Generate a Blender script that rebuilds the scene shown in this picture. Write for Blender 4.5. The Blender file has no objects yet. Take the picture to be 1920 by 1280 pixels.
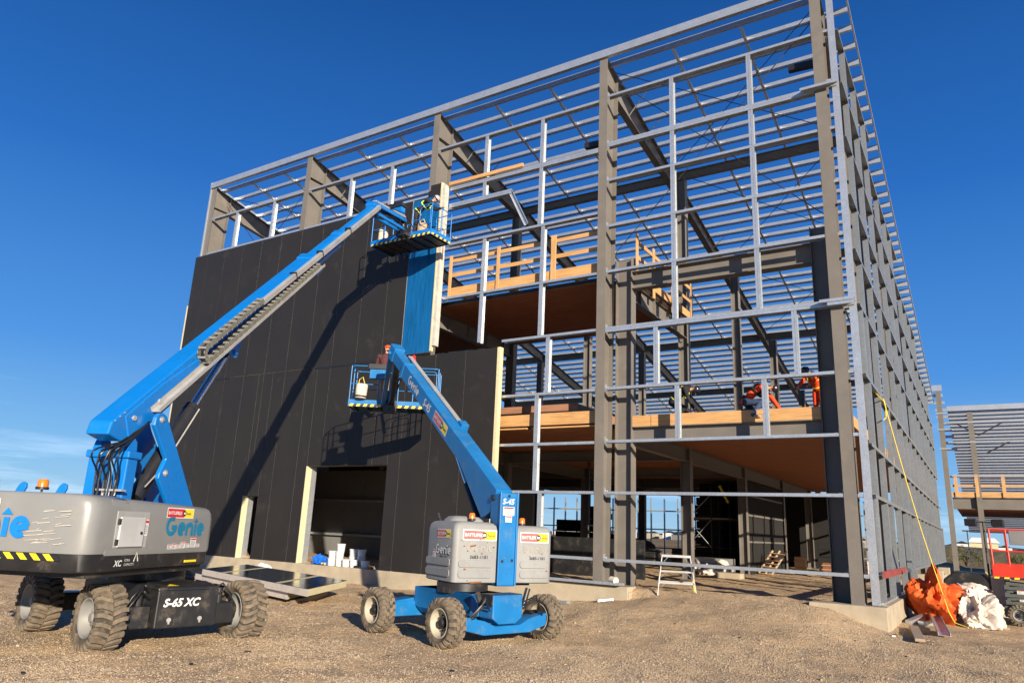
import bpy, bmesh, math, random
import numpy as np
from mathutils import Vector, Matrix

random.seed(7)
rng = np.random.RandomState(7)
scene = bpy.context.scene
COL = scene.collection
R = math.radians

# ------------------------------------------------------------------ camera
cam = bpy.data.cameras.new("camera")
camo = bpy.data.objects.new("camera", cam); COL.objects.link(camo)
cam.sensor_fit = 'HORIZONTAL'; cam.sensor_width = 36.0
cam.clip_start = 0.1; cam.clip_end = 6000
CAM_F, CAM_YAW, CAM_TILT, CAM_ROLL = 1359.092, R(-32.82521), R(14.56153), R(2.51567)
cam.lens = CAM_F / 1920 * 36
_f = Vector((math.sin(CAM_YAW)*math.cos(CAM_TILT), math.cos(CAM_YAW)*math.cos(CAM_TILT), math.sin(CAM_TILT)))
_r = Vector((math.cos(CAM_YAW), -math.sin(CAM_YAW), 0)); _u = _r.cross(_f)
_r2 = _r*math.cos(CAM_ROLL) + _u*math.sin(CAM_ROLL)
_u2 = -_r*math.sin(CAM_ROLL) + _u*math.cos(CAM_ROLL)
camo.matrix_world = Matrix(((_r2.x, _u2.x, -_f.x, 0), (_r2.y, _u2.y, -_f.y, 0), (_r2.z, _u2.z, -_f.z, 2.0), (0, 0, 0, 1)))
scene.camera = camo

# ------------------------------------------------------------------ sky and sun
SUN_DIR = Vector((0.773, -0.581, 0.254)).normalized()
world = bpy.data.worlds.new("World"); scene.world = world
world.use_nodes = True
nt = world.node_tree; nt.nodes.clear()
sky = nt.nodes.new('ShaderNodeTexSky'); sky.sky_type = 'NISHITA'; sky.sun_disc = False
sky.sun_elevation = math.asin(SUN_DIR.z); sky.sun_rotation = math.atan2(SUN_DIR.x, SUN_DIR.y)
sky.altitude = 700; sky.air_density = 1.0; sky.dust_density = 0.25; sky.ozone_density = 3.0
hs = nt.nodes.new('ShaderNodeHueSaturation'); hs.inputs['Saturation'].default_value = 1.2
bg = nt.nodes.new('ShaderNodeBackground'); bg.inputs['Strength'].default_value = 0.06
wo = nt.nodes.new('ShaderNodeOutputWorld')
# clear autumn air: the dusk-yellow band of the low sun is replaced by pale blue towards the horizon
geo = nt.nodes.new('ShaderNodeTexCoord'); sx = nt.nodes.new('ShaderNodeSeparateXYZ'); nt.links.new(geo.outputs['Generated'], sx.inputs[0])
cr = nt.nodes.new('ShaderNodeValToRGB'); nt.links.new(sx.outputs['Z'], cr.inputs[0]); el = cr.color_ramp.elements
SKYC = [(0.0, (0.34, 0.60, 0.86)), (0.06, (0.22, 0.50, 0.86)), (0.20, (0.075, 0.30, 0.78)), (0.42, (0.022, 0.155, 0.56)), (0.66, (0.008, 0.078, 0.32)), (1.0, (0.005, 0.045, 0.2))]
while len(el) < len(SKYC): el.new(0.5)
for e, (p, c) in zip(el, SKYC): e.position = p; e.color = (*c, 1)
sc_ = nt.nodes.new('ShaderNodeVectorMath'); sc_.operation = 'SCALE'; sc_.inputs['Scale'].default_value = 1/(0.06*2**0.95)
nt.links.new(cr.outputs[0], sc_.inputs[0])
mx = nt.nodes.new('ShaderNodeMix'); mx.data_type = 'RGBA'; mx.inputs[0].default_value = 0.88
nt.links.new(sky.outputs[0], hs.inputs['Color']); nt.links.new(hs.outputs[0], mx.inputs[6]); nt.links.new(sc_.outputs[0], mx.inputs[7])
cl = nt.nodes.new('ShaderNodeMapping'); cl.inputs['Scale'].default_value = (2.2, 2.2, 26); nt.links.new(geo.outputs['Generated'], cl.inputs[0])
cn = nt.nodes.new('ShaderNodeTexNoise'); cn.inputs['Scale'].default_value = 1.6; cn.inputs['Detail'].default_value = 7; cn.inputs['Roughness'].default_value = 0.62; nt.links.new(cl.outputs[0], cn.inputs['Vector'])
c1_ = nt.nodes.new('ShaderNodeMapRange'); c1_.inputs['From Min'].default_value = 0.52; c1_.inputs['From Max'].default_value = 0.78; c1_.inputs['To Max'].default_value = 0.2; nt.links.new(cn.outputs['Fac'], c1_.inputs[0])
c2_ = nt.nodes.new('ShaderNodeMapRange'); c2_.inputs['From Min'].default_value = 0.17; c2_.inputs['From Max'].default_value = 0.06; nt.links.new(sx.outputs['Z'], c2_.inputs[0])
c3_ = nt.nodes.new('ShaderNodeMath'); c3_.operation = 'MULTIPLY'; nt.links.new(c1_.outputs[0], c3_.inputs[0]); nt.links.new(c2_.outputs[0], c3_.inputs[1])
mc = nt.nodes.new('ShaderNodeMix'); mc.data_type = 'RGBA'; nt.links.new(c3_.outputs[0], mc.inputs[0]); nt.links.new(mx.outputs[2], mc.inputs[6]); mc.inputs[7].default_value = (17.0, 18.5, 20.0, 1)
nt.links.new(mc.outputs[2], bg.inputs[0]); nt.links.new(bg.outputs[0], wo.inputs[0])
sun = bpy.data.lights.new("sun", 'SUN'); sun.energy = 4.9; sun.angle = R(0.5); sun.color = (1.0, 0.87, 0.70)
suno = bpy.data.objects.new("sun", sun); COL.objects.link(suno)
suno.rotation_euler = (-SUN_DIR).to_track_quat('-Z', 'Y').to_euler()
suno.location = (20, -20, 20)
scene.view_settings.view_transform = 'Standard'; scene.view_settings.look = 'None'
scene.view_settings.gamma = 1; scene.view_settings.exposure = 0.95
scene.view_settings.use_curve_mapping = False
scene.cycles.max_bounces = 6; scene.cycles.diffuse_bounces = 3; scene.cycles.glossy_bounces = 3

# ------------------------------------------------------------------ mesh helpers
class MB:
    def __init__(s): s.v = []; s.f = []; s.m = []; s.cm = 0
    def add(s, vs, fs):
        o = len(s.v); s.v.extend([tuple(x) for x in vs]); s.f.extend([tuple(i+o for i in f) for f in fs]); s.m.extend([s.cm]*len(fs)); return s
    def mat(s, i): s.cm = i; return s
    def frame_box(s, o, u, v, n, a0, a1, b0, b1, c0, c1):
        o, u, v, n = map(Vector, (o, u, v, n)); P = []
        for a in (a0, a1):
            for b in (b0, b1):
                for c in (c0, c1): P.append(o+u*a+v*b+n*c)
        return s.add(P, [(0,1,3,2),(4,6,7,5),(0,4,5,1),(2,3,7,6),(0,2,6,4),(1,5,7,3)])
    def box(s, x0, x1, y0, y1, z0, z1): return s.frame_box((0,0,0), (1,0,0), (0,1,0), (0,0,1), x0, x1, y0, y1, z0, z1)
    def beam(s, p0, p1, w, h, up=(0,0,1), ow=0, oh=0):
        p0, p1, up = Vector(p0), Vector(p1), Vector(up); d = (p1-p0); L = d.length; d.normalize()
        r = d.cross(up)
        if r.length < 1e-5: r = d.cross(Vector((1,0,0)))
        r.normalize(); u = r.cross(d)
        return s.frame_box(p0, d, r, u, 0, L, ow-w/2, ow+w/2, oh-h/2, oh+h/2)
    def ibeam(s, p0, p1, bf, d, tf=0.025, tw=0.02, up=(0,0,1)):
        s.beam(p0, p1, bf, tf, up, 0, d/2-tf/2); s.beam(p0, p1, bf, tf, up, 0, -d/2+tf/2)
        return s.beam(p0, p1, tw, d-2*tf, up)
    def chan(s, p0, p1, d, bf, t=0.012, up=(0,0,1), lip=0.0, side=1):
        # web across the 'right' axis width d, flanges going along up*side at both edges
        s.beam(p0, p1, d, t, up, 0, 0)
        h = bf - t/2
        s.beam(p0, p1, t, h, up, d/2-t/2, side*(h/2+t/2)); s.beam(p0, p1, t, h, up, -d/2+t/2, side*(h/2+t/2))
        if lip:
            s.beam(p0, p1, lip, t, up, d/2-t-lip/2, side*(bf-t/2)); s.beam(p0, p1, lip, t, up, -d/2+t+lip/2, side*(bf-t/2))
        return s
    def prism(s, poly, o, u, v, n, t0, t1):
        o, u, v, n = map(Vector, (o, u, v, n)); k = len(poly)
        P = [o+u*a+v*b+n*t0 for a, b in poly] + [o+u*a+v*b+n*t1 for a, b in poly]
        F = [tuple(range(k-1, -1, -1)), tuple(range(k, 2*k))] + [(i, (i+1) % k, (i+1) % k+k, i+k) for i in range(k)]
        return s.add(P, F)
    def tube(s, pts, r, n=8, caps=True, closed=False):
        pts = [Vector(p) for p in pts]; k = len(pts); rs = r if hasattr(r, '__len__') else [r]*k
        prev = None; rings = []
        for i, p in enumerate(pts):
            if closed: d = pts[(i+1) % k]-pts[i-1]
            else: d = pts[min(i+1, k-1)]-pts[max(i-1, 0)]
            d.normalize()
            if prev is None:
                a = Vector((0,0,1)) if abs(d.z) < 0.9 else Vector((1,0,0)); x = d.cross(a).normalized()
            else:
                x = prev - d*prev.dot(d)
                x = x.normalized() if x.length > 1e-6 else d.orthogonal().normalized()
            prev = x; y = d.cross(x)
            rings.append([p+(x*math.cos(2*math.pi*j/n)+y*math.sin(2*math.pi*j/n))*rs[i] for j in range(n)])
        P = [q for g in rings for q in g]; F = []
        for i in range(k if closed else k-1):
            i2 = (i+1) % k
            for j in range(n): F.append((i*n+j, i*n+(j+1) % n, i2*n+(j+1) % n, i2*n+j))
        if caps and not closed: F += [tuple(range(n-1, -1, -1)), tuple(range((k-1)*n, k*n))]
        return s.add(P, F)
    def cyl(s, p0, p1, r, n=16, r1=None): return s.tube([p0, p1], [r, r if r1 is None else r1], n)
    def lathe(s, prof, o, axis, n=32, close=False):
        o, a = Vector(o), Vector(axis).normalized(); x = a.orthogonal().normalized(); y = a.cross(x); k = len(prof); P = []
        for j in range(n):
            t = 2*math.pi*j/n; e = x*math.cos(t)+y*math.sin(t)
            for (h, r) in prof: P.append(o+a*h+e*r)
        F = []
        for j in range(n):
            j2 = (j+1) % n
            for i in range(k-1): F.append((j*k+i, j2*k+i, j2*k+i+1, j*k+i+1))
        return s.add(P, F)
    def ellipsoid(s, c, rx, ry, rz, n=12, m=8, M=None):
        P = []; F = []; c = Vector(c)
        for i in range(m+1):
            t = math.pi*i/m
            for j in range(n):
                a = 2*math.pi*j/n; q = Vector((rx*math.sin(t)*math.cos(a), ry*math.sin(t)*math.sin(a), rz*math.cos(t)))
                if M is not None: q = M @ q
                P.append(c+q)
        for i in range(m):
            for j in range(n): F.append((i*n+j, (i+1)*n+j, (i+1)*n+(j+1) % n, i*n+(j+1) % n))
        return s.add(P, F)

def obj(name, mb, mats, parent=None, smooth=None, bevel=None, weld=False):
    me = bpy.data.meshes.new(name)
    me.from_pydata(mb.v, [], mb.f)
    if not isinstance(mats, (list, tuple)): mats = [mats]
    for m in mats: me.materials.append(m)
    if len(mats) > 1: me.polygons.foreach_set('material_index', mb.m)
    bm = bmesh.new(); bm.from_mesh(me)
    if weld: bmesh.ops.remove_doubles(bm, verts=bm.verts, dist=1e-4)
    bmesh.ops.recalc_face_normals(bm, faces=bm.faces); bm.to_mesh(me); bm.free()
    if smooth:
        me.polygons.foreach_set('use_smooth', [True]*len(me.polygons)); me.set_sharp_from_angle(angle=R(smooth))
    o = bpy.data.objects.new(name, me); COL.objects.link(o)
    if parent is not None:
        base = Vector((0,0,0)); p = parent
        while p is not None: base += p.location; p = p.parent
        me.transform(Matrix.Translation(-base)); o.parent = parent
    else:
        # put the origin at the base of the thing
        co = np.array([v.co[:] for v in me.vertices]); lo, hi = co.min(0), co.max(0)
        b = Vector(((lo[0]+hi[0])/2, (lo[1]+hi[1])/2, lo[2])); me.transform(Matrix.Translation(-b)); o.location = b
    if bevel:
        md = o.modifiers.new('bevel', 'BEVEL'); md.width = bevel; md.segments = 2; md.limit_method = 'ANGLE'; md.angle_limit = R(35)
        md.harden_normals = False
    return o

def thing(name, label, cat, loc=(0,0,0), group=None):
    o = bpy.data.objects.new(name, None); COL.objects.link(o); o.location = loc; o.empty_display_size = 0.3
    return tag(o, label, cat, group)
def tag(o, label, cat, group=None):
    o['label'] = label; o['category'] = cat
    if group: o['group'] = group
    return o
def sub(name, parent, loc_world):
    o = bpy.data.objects.new(name, None); COL.objects.link(o); o.parent = parent
    base = Vector((0,0,0)); p = parent
    while p is not None: base += p.location; p = p.parent
    o.location = Vector(loc_world)-base; o.empty_display_size = 0.1
    return o
def struct(o): o['kind'] = 'structure'; return o
def stuff(o): o['kind'] = 'stuff'; return o

def text_mb(body, size, o, u, v, depth=0.003, shear=0.0, bold=0.0, spacing=1.0, align='LEFT'):
    cu = bpy.data.curves.new('t', 'FONT'); cu.body = body; cu.size = size; cu.shear = shear; cu.offset = bold; cu.space_character = spacing
    cu.align_x = align; cu.resolution_u = 3; cu.fill_mode = 'FRONT'
    ob = bpy.data.objects.new('t', cu); COL.objects.link(ob)
    dg = bpy.context.evaluated_depsgraph_get(); dg.update()
    me = bpy.data.meshes.new_from_object(ob.evaluated_get(dg))
    o, u, v = Vector(o), Vector(u).normalized(), Vector(v).normalized(); n = u.cross(v)
    mb = MB(); mb.add([o+u*p.co.x+v*p.co.y+n*depth for p in me.vertices], [tuple(p.vertices) for p in me.polygons])
    bpy.data.objects.remove(ob); bpy.data.curves.remove(cu); bpy.data.meshes.remove(me)
    return mb
def ribbon(pts, w):
    # flat 2-D stroke of constant width
    P = []; k = len(pts)
    for i in range(k):
        a = pts[max(i-1, 0)]; b = pts[min(i+1, k-1)]; dx, dy = b[0]-a[0], b[1]-a[1]; L = math.hypot(dx, dy) or 1
        nx, ny = -dy/L*w/2, dx/L*w/2; P += [(pts[i][0]+nx, pts[i][1]+ny), (pts[i][0]-nx, pts[i][1]-ny)]
    return P, [(2*i, 2*i+1, 2*i+3, 2*i+2) for i in range(k-1)]
def arc(cx, cy, r, a0, a1, n=14): return [(cx+r*math.cos(R(a0+(a1-a0)*i/n)), cy+r*math.sin(R(a0+(a1-a0)*i/n))) for i in range(n+1)]
def logo_mb(h, o, u, v, depth=0.004, w=0.33):
    """the round hand-cut lettering on the hoods: G e n i e, x-height 1, caps 1.45"""
    o, u, v = Vector(o), Vector(u).normalized(), Vector(v).normalized(); n = u.cross(v)
    S = []
    S.append(arc(0.72, 0.72, 0.6, 62, 352, 22)); S.append([(0.72, 0.62), (1.44, 0.62)])
    def e(x): return [arc(x+.5, .5, .38, -50, -352, 20), [(x+.16, .42), (x+.98, .56)]]
    S += e(1.62)
    S += [[(2.86, 0.0), (2.86, .9)], arc(3.28, .5, .38, 175, 0, 12)+[(3.66, 0.0)]]
    S += [[(4.1, 0.0), (4.1, .95)]]
    S += e(4.4)
    mb = MB()
    for st in S:
        P, F = ribbon(st, w); mb.add([o+(u*a+v*b)*h+n*depth for a, b in P], F)
        depth += 0.0004
    tri = [(3.78, 1.08), (4.42, 1.08), (4.1, 1.42)]
    mb.add([o+(u*a+v*b)*h+n*depth for a, b in tri], [(0, 1, 2)])
    return mb

# ------------------------------------------------------------------ materials
def nodes_of(name):
    m = bpy.data.materials.new(name); m.use_nodes = True; t = m.node_tree
    return m, t, t.nodes['Principled BSDF']
def N(t, typ, **kw):
    n = t.nodes.new(typ)
    for k, v in kw.items():
        if k in n.inputs: n.inputs[k].default_value = v
        else: setattr(n, k, v)
    return n
def ramp(t, fac, stops):
    r = t.nodes.new('ShaderNodeValToRGB'); t.links.new(fac, r.inputs[0])
    e = r.color_ramp.elements
    while len(e) < len(stops): e.new(0.5)
    for i, (p, c) in enumerate(stops): e[i].position = p; e[i].color = (c[0], c[1], c[2], 1) if hasattr(c, '__len__') else (c, c, c, 1)
    return r
def mixc(t, fac, a, b):
    m = t.nodes.new('ShaderNodeMix'); m.data_type = 'RGBA'
    for sock, v in ((m.inputs[0], fac), (m.inputs[6], a), (m.inputs[7], b)):
        if hasattr(v, 'is_linked') or isinstance(v, bpy.types.NodeSocket): t.links.new(v, sock)
        elif hasattr(v, '__len__'): sock.default_value = (v[0], v[1], v[2], 1)
        else: sock.default_value = v
    return m.outputs[2]
def objco(t):
    return t.nodes.new('ShaderNodeNewGeometry').outputs['Position']

def paint(name, base, rough=0.45, metal=0.0, var=0.12, scale=3.0, dirt=None, dirt_amt=0.0, dirt_scale=2.0, fine=60, bump=0.0, coat=0.0, stretch=None):
    """painted or plain surface: two noise scales of tone, blotches of dirt, slight bump and gloss variation"""
    m, t, b = nodes_of(name); pos = objco(t)
    if stretch:
        mp = N(t, 'ShaderNodeMapping'); mp.inputs['Scale'].default_value = stretch; t.links.new(pos, mp.inputs[0]); pos = mp.outputs[0]
    n1 = N(t, 'ShaderNodeTexNoise', Scale=scale, Detail=5.0, Roughness=0.6); t.links.new(pos, n1.inputs['Vector'])
    lo = tuple(max(0, c*(1-var)) for c in base); hi = tuple(min(1, c*(1+var)) for c in base)
    col = ramp(t, n1.outputs['Fac'], [(0.3, lo), (0.7, hi)]).outputs[0]
    n2 = N(t, 'ShaderNodeTexNoise', Scale=fine, Detail=3.0); t.links.new(pos, n2.inputs['Vector'])
    if dirt is not None:
        n3 = N(t, 'ShaderNodeTexNoise', Scale=dirt_scale, Detail=8.0, Roughness=0.72); t.links.new(pos, n3.inputs['Vector'])
        msk = ramp(t, n3.outputs['Fac'], [(0.62-0.35*dirt_amt, 0.0), (0.80-0.25*dirt_amt, 1.0)]).outputs[0]
        mm = N(t, 'ShaderNodeMath', operation='MULTIPLY'); t.links.new(msk, mm.inputs[0]); mm.inputs[1].default_value = min(1, 0.35+dirt_amt)
        col = mixc(t, mm.outputs[0], col, dirt)
    t.links.new(col, b.inputs['Base Color'])
    rr = N(t, 'ShaderNodeMapRange'); rr.inputs['To Min'].default_value = max(0.05, rough-0.12); rr.inputs['To Max'].default_value = min(1, rough+0.12)
    t.links.new(n1.outputs['Fac'], rr.inputs[0]); t.links.new(rr.outputs[0], b.inputs['Roughness'])
    b.inputs['Metallic'].default_value = metal
    if rough > 0.45 and not metal: b.inputs['Specular IOR Level'].default_value = 0.3
    if coat: b.inputs['Coat Weight'].default_value = coat; b.inputs['Coat Roughness'].default_value = 0.15
    if bump:
        bp = N(t, 'ShaderNodeBump', Strength=bump, Distance=0.01); t.links.new(n2.outputs['Fac'], bp.inputs['Height']); t.links.new(bp.outputs[0], b.inputs['Normal'])
    return m

def galvanised(name, base=(0.55, 0.58, 0.60)):
    m, t, b = nodes_of(name); pos = objco(t)
    v = N(t, 'ShaderNodeTexVoronoi', Scale=38.0); t.links.new(pos, v.inputs['Vector'])
    n = N(t, 'ShaderNodeTexNoise', Scale=2.2, Detail=6.0, Roughness=0.7); t.links.new(pos, n.inputs['Vector'])
    sp = N(t, 'ShaderNodeSeparateColor'); t.links.new(v.outputs['Color'], sp.inputs[0])
    a = mixc(t, sp.outputs[0], tuple(c*0.86 for c in base), tuple(min(1, c*1.1) for c in base))
    c = mixc(t, ramp(t, n.outputs['Fac'], [(0.35, 0.0), (0.75, 0.7)]).outputs[0], a, tuple(c*0.62 for c in base))
    t.links.new(c, b.inputs['Base Color']); b.inputs['Metallic'].default_value = 0.66
    rr = N(t, 'ShaderNodeMapRange'); rr.inputs['To Min'].default_value = 0.30; rr.inputs['To Max'].default_value = 0.50
    t.links.new(n.outputs['Fac'], rr.inputs[0]); t.links.new(rr.outputs[0], b.inputs['Roughness'])
    return m

def wood(name, base, scale=1.0, axis='X', rough=0.7):
    m, t, b = nodes_of(name); pos = objco(t); mp = N(t, 'ShaderNodeMapping')
    mp.inputs['Scale'].default_value = {'X': (0.9, 14, 14), 'Y': (14, 0.9, 14), 'Z': (14, 14, 0.9)}[axis]
    t.links.new(pos, mp.inputs[0])
    n = N(t, 'ShaderNodeTexNoise', Scale=1.6*scale, Detail=6.0, Roughness=0.65, Distortion=0.6); t.links.new(mp.outputs[0], n.inputs['Vector'])
    n2 = N(t, 'ShaderNodeTexNoise', Scale=0.9, Detail=2.0); t.links.new(pos, n2.inputs['Vector'])
    c1 = ramp(t, n.outputs['Fac'], [(0.3, tuple(c*0.62 for c in base)), (0.55, base), (0.8, tuple(min(1, c*1.2) for c in base))]).outputs[0]
    c2 = mixc(t, ramp(t, n2.outputs['Fac'], [(0.4, 0.0), (0.75, 0.35)]).outputs[0], c1, (base[0]*0.7, base[1]*0.62, base[2]*0.5))
    t.links.new(c2, b.inputs['Base Color']); b.inputs['Roughness'].default_value = rough
    bp = N(t, 'ShaderNodeBump', Strength=0.25, Distance=0.005); t.links.new(n.outputs['Fac'], bp.inputs['Height']); t.links.new(bp.outputs[0], b.inputs['Normal'])
    return m

M = {}
DUST = (0.28, 0.21, 0.135)
M['taupe'] = paint('taupe primer paint', (0.150, 0.136, 0.119), 0.5, 0, 0.10, 1.4, (0.25, 0.2, 0.15), 0.12, 1.1)
M['galv'] = galvanised('galvanised steel'); M['galv_shaded'] = galvanised('shaded galvanised steel', (0.36, 0.385, 0.40)); M['galv_bright'] = paint('bright zinc strip and glint', (0.52, 0.53, 0.53), 0.38, 0.3, 0.1, 4)  # right-wall copy of the galvanised steel, darkened to paint in shade
M['panel'] = paint('charcoal panel skin', (0.0185, 0.0165, 0.0148), 0.55, 0, 0.10, 0.6, (0.055, 0.05, 0.045), 0.12, 1.3)
M['film'] = paint('blue protective film', (0.004, 0.085, 0.24), 0.3, 0, 0.25, 2.0, stretch=(6, 6, 0.5))
M['foam'] = paint('cream insulation foam', (0.54, 0.48, 0.30), 0.85, 0, 0.1, 6, bump=0.3)
M['white_edge'] = paint('panel edge liner', (0.45, 0.43, 0.38), 0.6, 0, 0.2, 5)
M['timber_x'] = wood('fresh lumber', (0.54, 0.30, 0.115), 1.0, 'X')
M['timber_y'] = wood('fresh lumber along depth', (0.54, 0.30, 0.115), 1.0, 'Y')
M['timber_z'] = wood('fresh lumber upright', (0.55, 0.32, 0.13), 1.0, 'Z')
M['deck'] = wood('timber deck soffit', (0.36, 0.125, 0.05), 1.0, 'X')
M['oldwood'] = wood('weathered timber', (0.36, 0.28, 0.20), 1.4, 'X')
M['plywood'] = wood('brown sheathing', (0.32, 0.16, 0.09), 1.0, 'X')
M['concrete'] = paint('cast concrete', (0.36, 0.305, 0.22), 0.85, 0, 0.16, 1.6, (0.30, 0.25, 0.19), 0.25, 2.5, fine=30, bump=0.25)
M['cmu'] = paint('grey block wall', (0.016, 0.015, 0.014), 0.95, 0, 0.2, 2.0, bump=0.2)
M['blue_new'] = paint('bright blue machine paint', (0.003, 0.155, 0.50), 0.3, 0, 0.06, 1.2, (0.06, 0.13, 0.28), 0.2, 4.0, coat=0.2)
M['blue_old'] = paint('faded blue machine paint', (0.007, 0.14, 0.37), 0.36, 0, 0.14, 1.5, (0.13, 0.17, 0.20), 0.26, 4.0, coat=0.1)
M['hood_grey'] = paint('grey hood', (0.20, 0.203, 0.20), 0.36, 0, 0.08, 1.2, (0.27, 0.25, 0.21), 0.24, 3.0, coat=0.15)
M['hood_old'] = paint('chalky grey hood', (0.235, 0.24, 0.237), 0.55, 0, 0.12, 1.8, (0.22, 0.15, 0.09), 0.22, 5.0)
M['black'] = paint('black steel', (0.016, 0.016, 0.017), 0.42, 0, 0.3, 3.0, (0.16, 0.125, 0.085), 0.22, 3.0)
M['black_clean'] = paint('black plastic', (0.014, 0.014, 0.016), 0.45, 0, 0.2, 3.0)
M['hose'] = paint('black hose', (0.012, 0.012, 0.013), 0.4)
M['rubber'] = paint('dusty tyre rubber', (0.045, 0.04, 0.033), 0.9, 0, 0.2, 8, (0.21, 0.165, 0.11), 0.55, 5.0, bump=0.3)
M['tread'] = paint('dusty tyre lugs', (0.13, 0.105, 0.078), 0.9, 0, 0.25, 9, (0.24, 0.185, 0.125), 0.5, 6.0, bump=0.3)
M['rim'] = paint('grey wheel rim', (0.22, 0.22, 0.21), 0.5, 0, 0.1, 3, DUST, 0.25, 4)
M['rim_old'] = paint('cream wheel rim', (0.38, 0.34, 0.26), 0.55, 0, 0.15, 3, (0.06, 0.05, 0.04), 0.2, 5)
M['alu'] = paint('aluminium', (0.42, 0.415, 0.40), 0.38, 0.35, 0.12, 3)
M['chrome'] = paint('chromed rod', (0.75, 0.76, 0.78), 0.12, 1.0, 0.05)
M['chain'] = paint('hose carrier links', (0.17, 0.165, 0.13), 0.6, 0.2, 0.25, 12)
M['white'] = paint('white paint', (0.60, 0.60, 0.58), 0.55, 0, 0.05)
M['red'] = paint('decal red', (0.52, 0.02, 0.03), 0.4, 0, 0.05)
M['red_faded'] = paint('faded decal red', (0.55, 0.12, 0.12), 0.5, 0, 0.1)
M['yellow'] = paint('warning yellow', (0.80, 0.60, 0.02), 0.45, 0, 0.08)
M['logo_blue'] = paint('logo blue', (0.006, 0.17, 0.55), 0.4, 0, 0.05)
M['logo_teal'] = paint('logo teal', (0.006, 0.16, 0.30), 0.4, 0, 0.05)
M['amber'] = paint('amber lens', (0.80, 0.17, 0.01), 0.2, 0, 0.1, coat=0.6)
M['rust'] = paint('rust', (0.20, 0.075, 0.03), 0.85, 0, 0.3, 14)
M['scissor_red'] = paint('red machine paint', (0.50, 0.03, 0.012), 0.4, 0, 0.1, 2, (0.3, 0.2, 0.14), 0.15, 3)
M['tarp'] = paint('orange tarpaulin', (0.62, 0.10, 0.018), 0.6, 0, 0.15, 3)
M['plastic'] = paint('dirty white sheeting', (0.55, 0.49, 0.42), 0.4, 0, 0.15, 4, (0.45, 0.36, 0.27), 0.25, 4)
M['skin'] = paint('skin', (0.52, 0.27, 0.17), 0.55, 0, 0.08, 10)
M['hair'] = paint('dark beard', (0.03, 0.02, 0.014), 0.7)
M['cloth_black'] = paint('black work clothes', (0.018, 0.018, 0.02), 0.85, 0, 0.3, 8, bump=0.3)
M['cloth_brown'] = paint('brown shirt', (0.085, 0.03, 0.028), 0.9, 0, 0.25, 8, bump=0.3)
M['cloth_tan'] = paint('tan work trousers', (0.42, 0.29, 0.18), 0.9, 0, 0.2, 8, bump=0.3)
M['cloth_jeans'] = paint('dark jeans', (0.03, 0.05, 0.10), 0.9, 0, 0.3, 8, bump=0.3)
M['cloth_orange'] = paint('orange hi-vis cloth', (0.80, 0.07, 0.015), 0.8, 0, 0.15, 8)
M['cloth_lime'] = paint('lime hi-vis cloth', (0.62, 0.72, 0.04), 0.7, 0, 0.1, 8)
M['helmet_orange'] = paint('orange hard hat', (0.78, 0.10, 0.02), 0.3, 0, 0.05, coat=0.4)
M['helmet_grey'] = paint('grey hard hat', (0.35, 0.36, 0.38), 0.3, 0, 0.05, coat=0.4)
M['helmet_black'] = paint('black hard hat', (0.015, 0.016, 0.02), 0.3, 0, 0.05, coat=0.4)
M['rope'] = paint('yellow rope', (0.75, 0.55, 0.06), 0.8)
M['canvas'] = paint('canvas bag', (0.62, 0.54, 0.42), 0.9, 0, 0.15, 8)
M['film_dark'] = paint('glossy dark blue panel skin', (0.012, 0.03, 0.055), 0.18, 0, 0.2, 1.2, coat=0.4)
M['inner_wall'] = paint('grey liner panel', (0.16, 0.16, 0.155), 0.7, 0, 0.06, 1.5)
M['dirt'] = paint('heaped dirt', (0.20, 0.14, 0.085), 0.95, 0, 0.3, 3, bump=0.5)
M['leaf'] = paint('autumn shrub leaves', (0.07, 0.075, 0.025), 0.8, 0, 0.5, 2.0)
M['bark'] = paint('bark', (0.07, 0.05, 0.035), 0.9, 0, 0.3, 5)
# ------------------------------------------------------------------ ground
def sstep(a, b, x):
    t = np.clip((x-a)/(b-a), 0, 1); return t*t*(3-2*t)
_k = rng.rand(60, 4)
def lumps(x, y, wl, amp, s=0):
    z = np.zeros_like(x)
    for i in range(10):
        a = _k[(i+s) % 60]; th = a[0]*6.283; k = 6.283/(wl*(0.6+a[1]))
        z = z + np.sin((x*math.cos(th)+y*math.sin(th))*k + a[2]*6.283)
    return z*amp/10
MX = [-60, -34, -18.7, -16.7, -14, -11, -10, -8.9, -7.6, -5.9, -4.2, -3.4, -2.7, -2.2, -1.5, 60]
MZ = [-0.18, -0.18, -0.16, -0.12, -0.08, -0.02, 0.06, 0.22, 0.40, 0.50, 0.53, 0.46, 0.20, 0.05, 0.0, 0.0]
def ground_z(x, y):
    x = np.asarray(x, float); y = np.asarray(y, float)
    m = np.interp(x, MX, MZ); z = m*sstep(14.2, 19.9, y)
    inside = sstep(20.3, 20.8, y)*sstep(-2.35, -2.6, x)*sstep(-33, -32.4, x)*(1-sstep(56, 57, y))
    z = z*(1-inside)+inside*0.5
    near = (1-sstep(60, 90, y))*(1-sstep(20, 40, np.abs(x+10)))
    z = z + near*(lumps(x, y, 2.6, 0.075)*(1-0.5*inside)+lumps(x, y, 0.9, 0.045, 20)+lumps(x, y, 0.35, 0.018, 40))
    # wheel ruts running across the front
    z = z - 0.035*near*(1-inside)*(np.exp(-((y-11.9-0.12*(x+8))/0.35)**2)+np.exp(-((y-9.6-0.1*(x+8))/0.3)**2))
    # keep the ground under the standing machines and along the footing at its measured height
    return z
def axis_pts(a0, a1, d, lo, hi, g=1.28):
    c = list(np.arange(a0, a1+1e-6, d)); s = d; p = a0; L = []
    while p > lo: s *= g; p -= s; L.append(p)
    s = d; p = a1; H = []
    while p < hi: s *= g; p += s; H.append(p)
    return np.array(L[::-1]+c+H)
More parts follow.
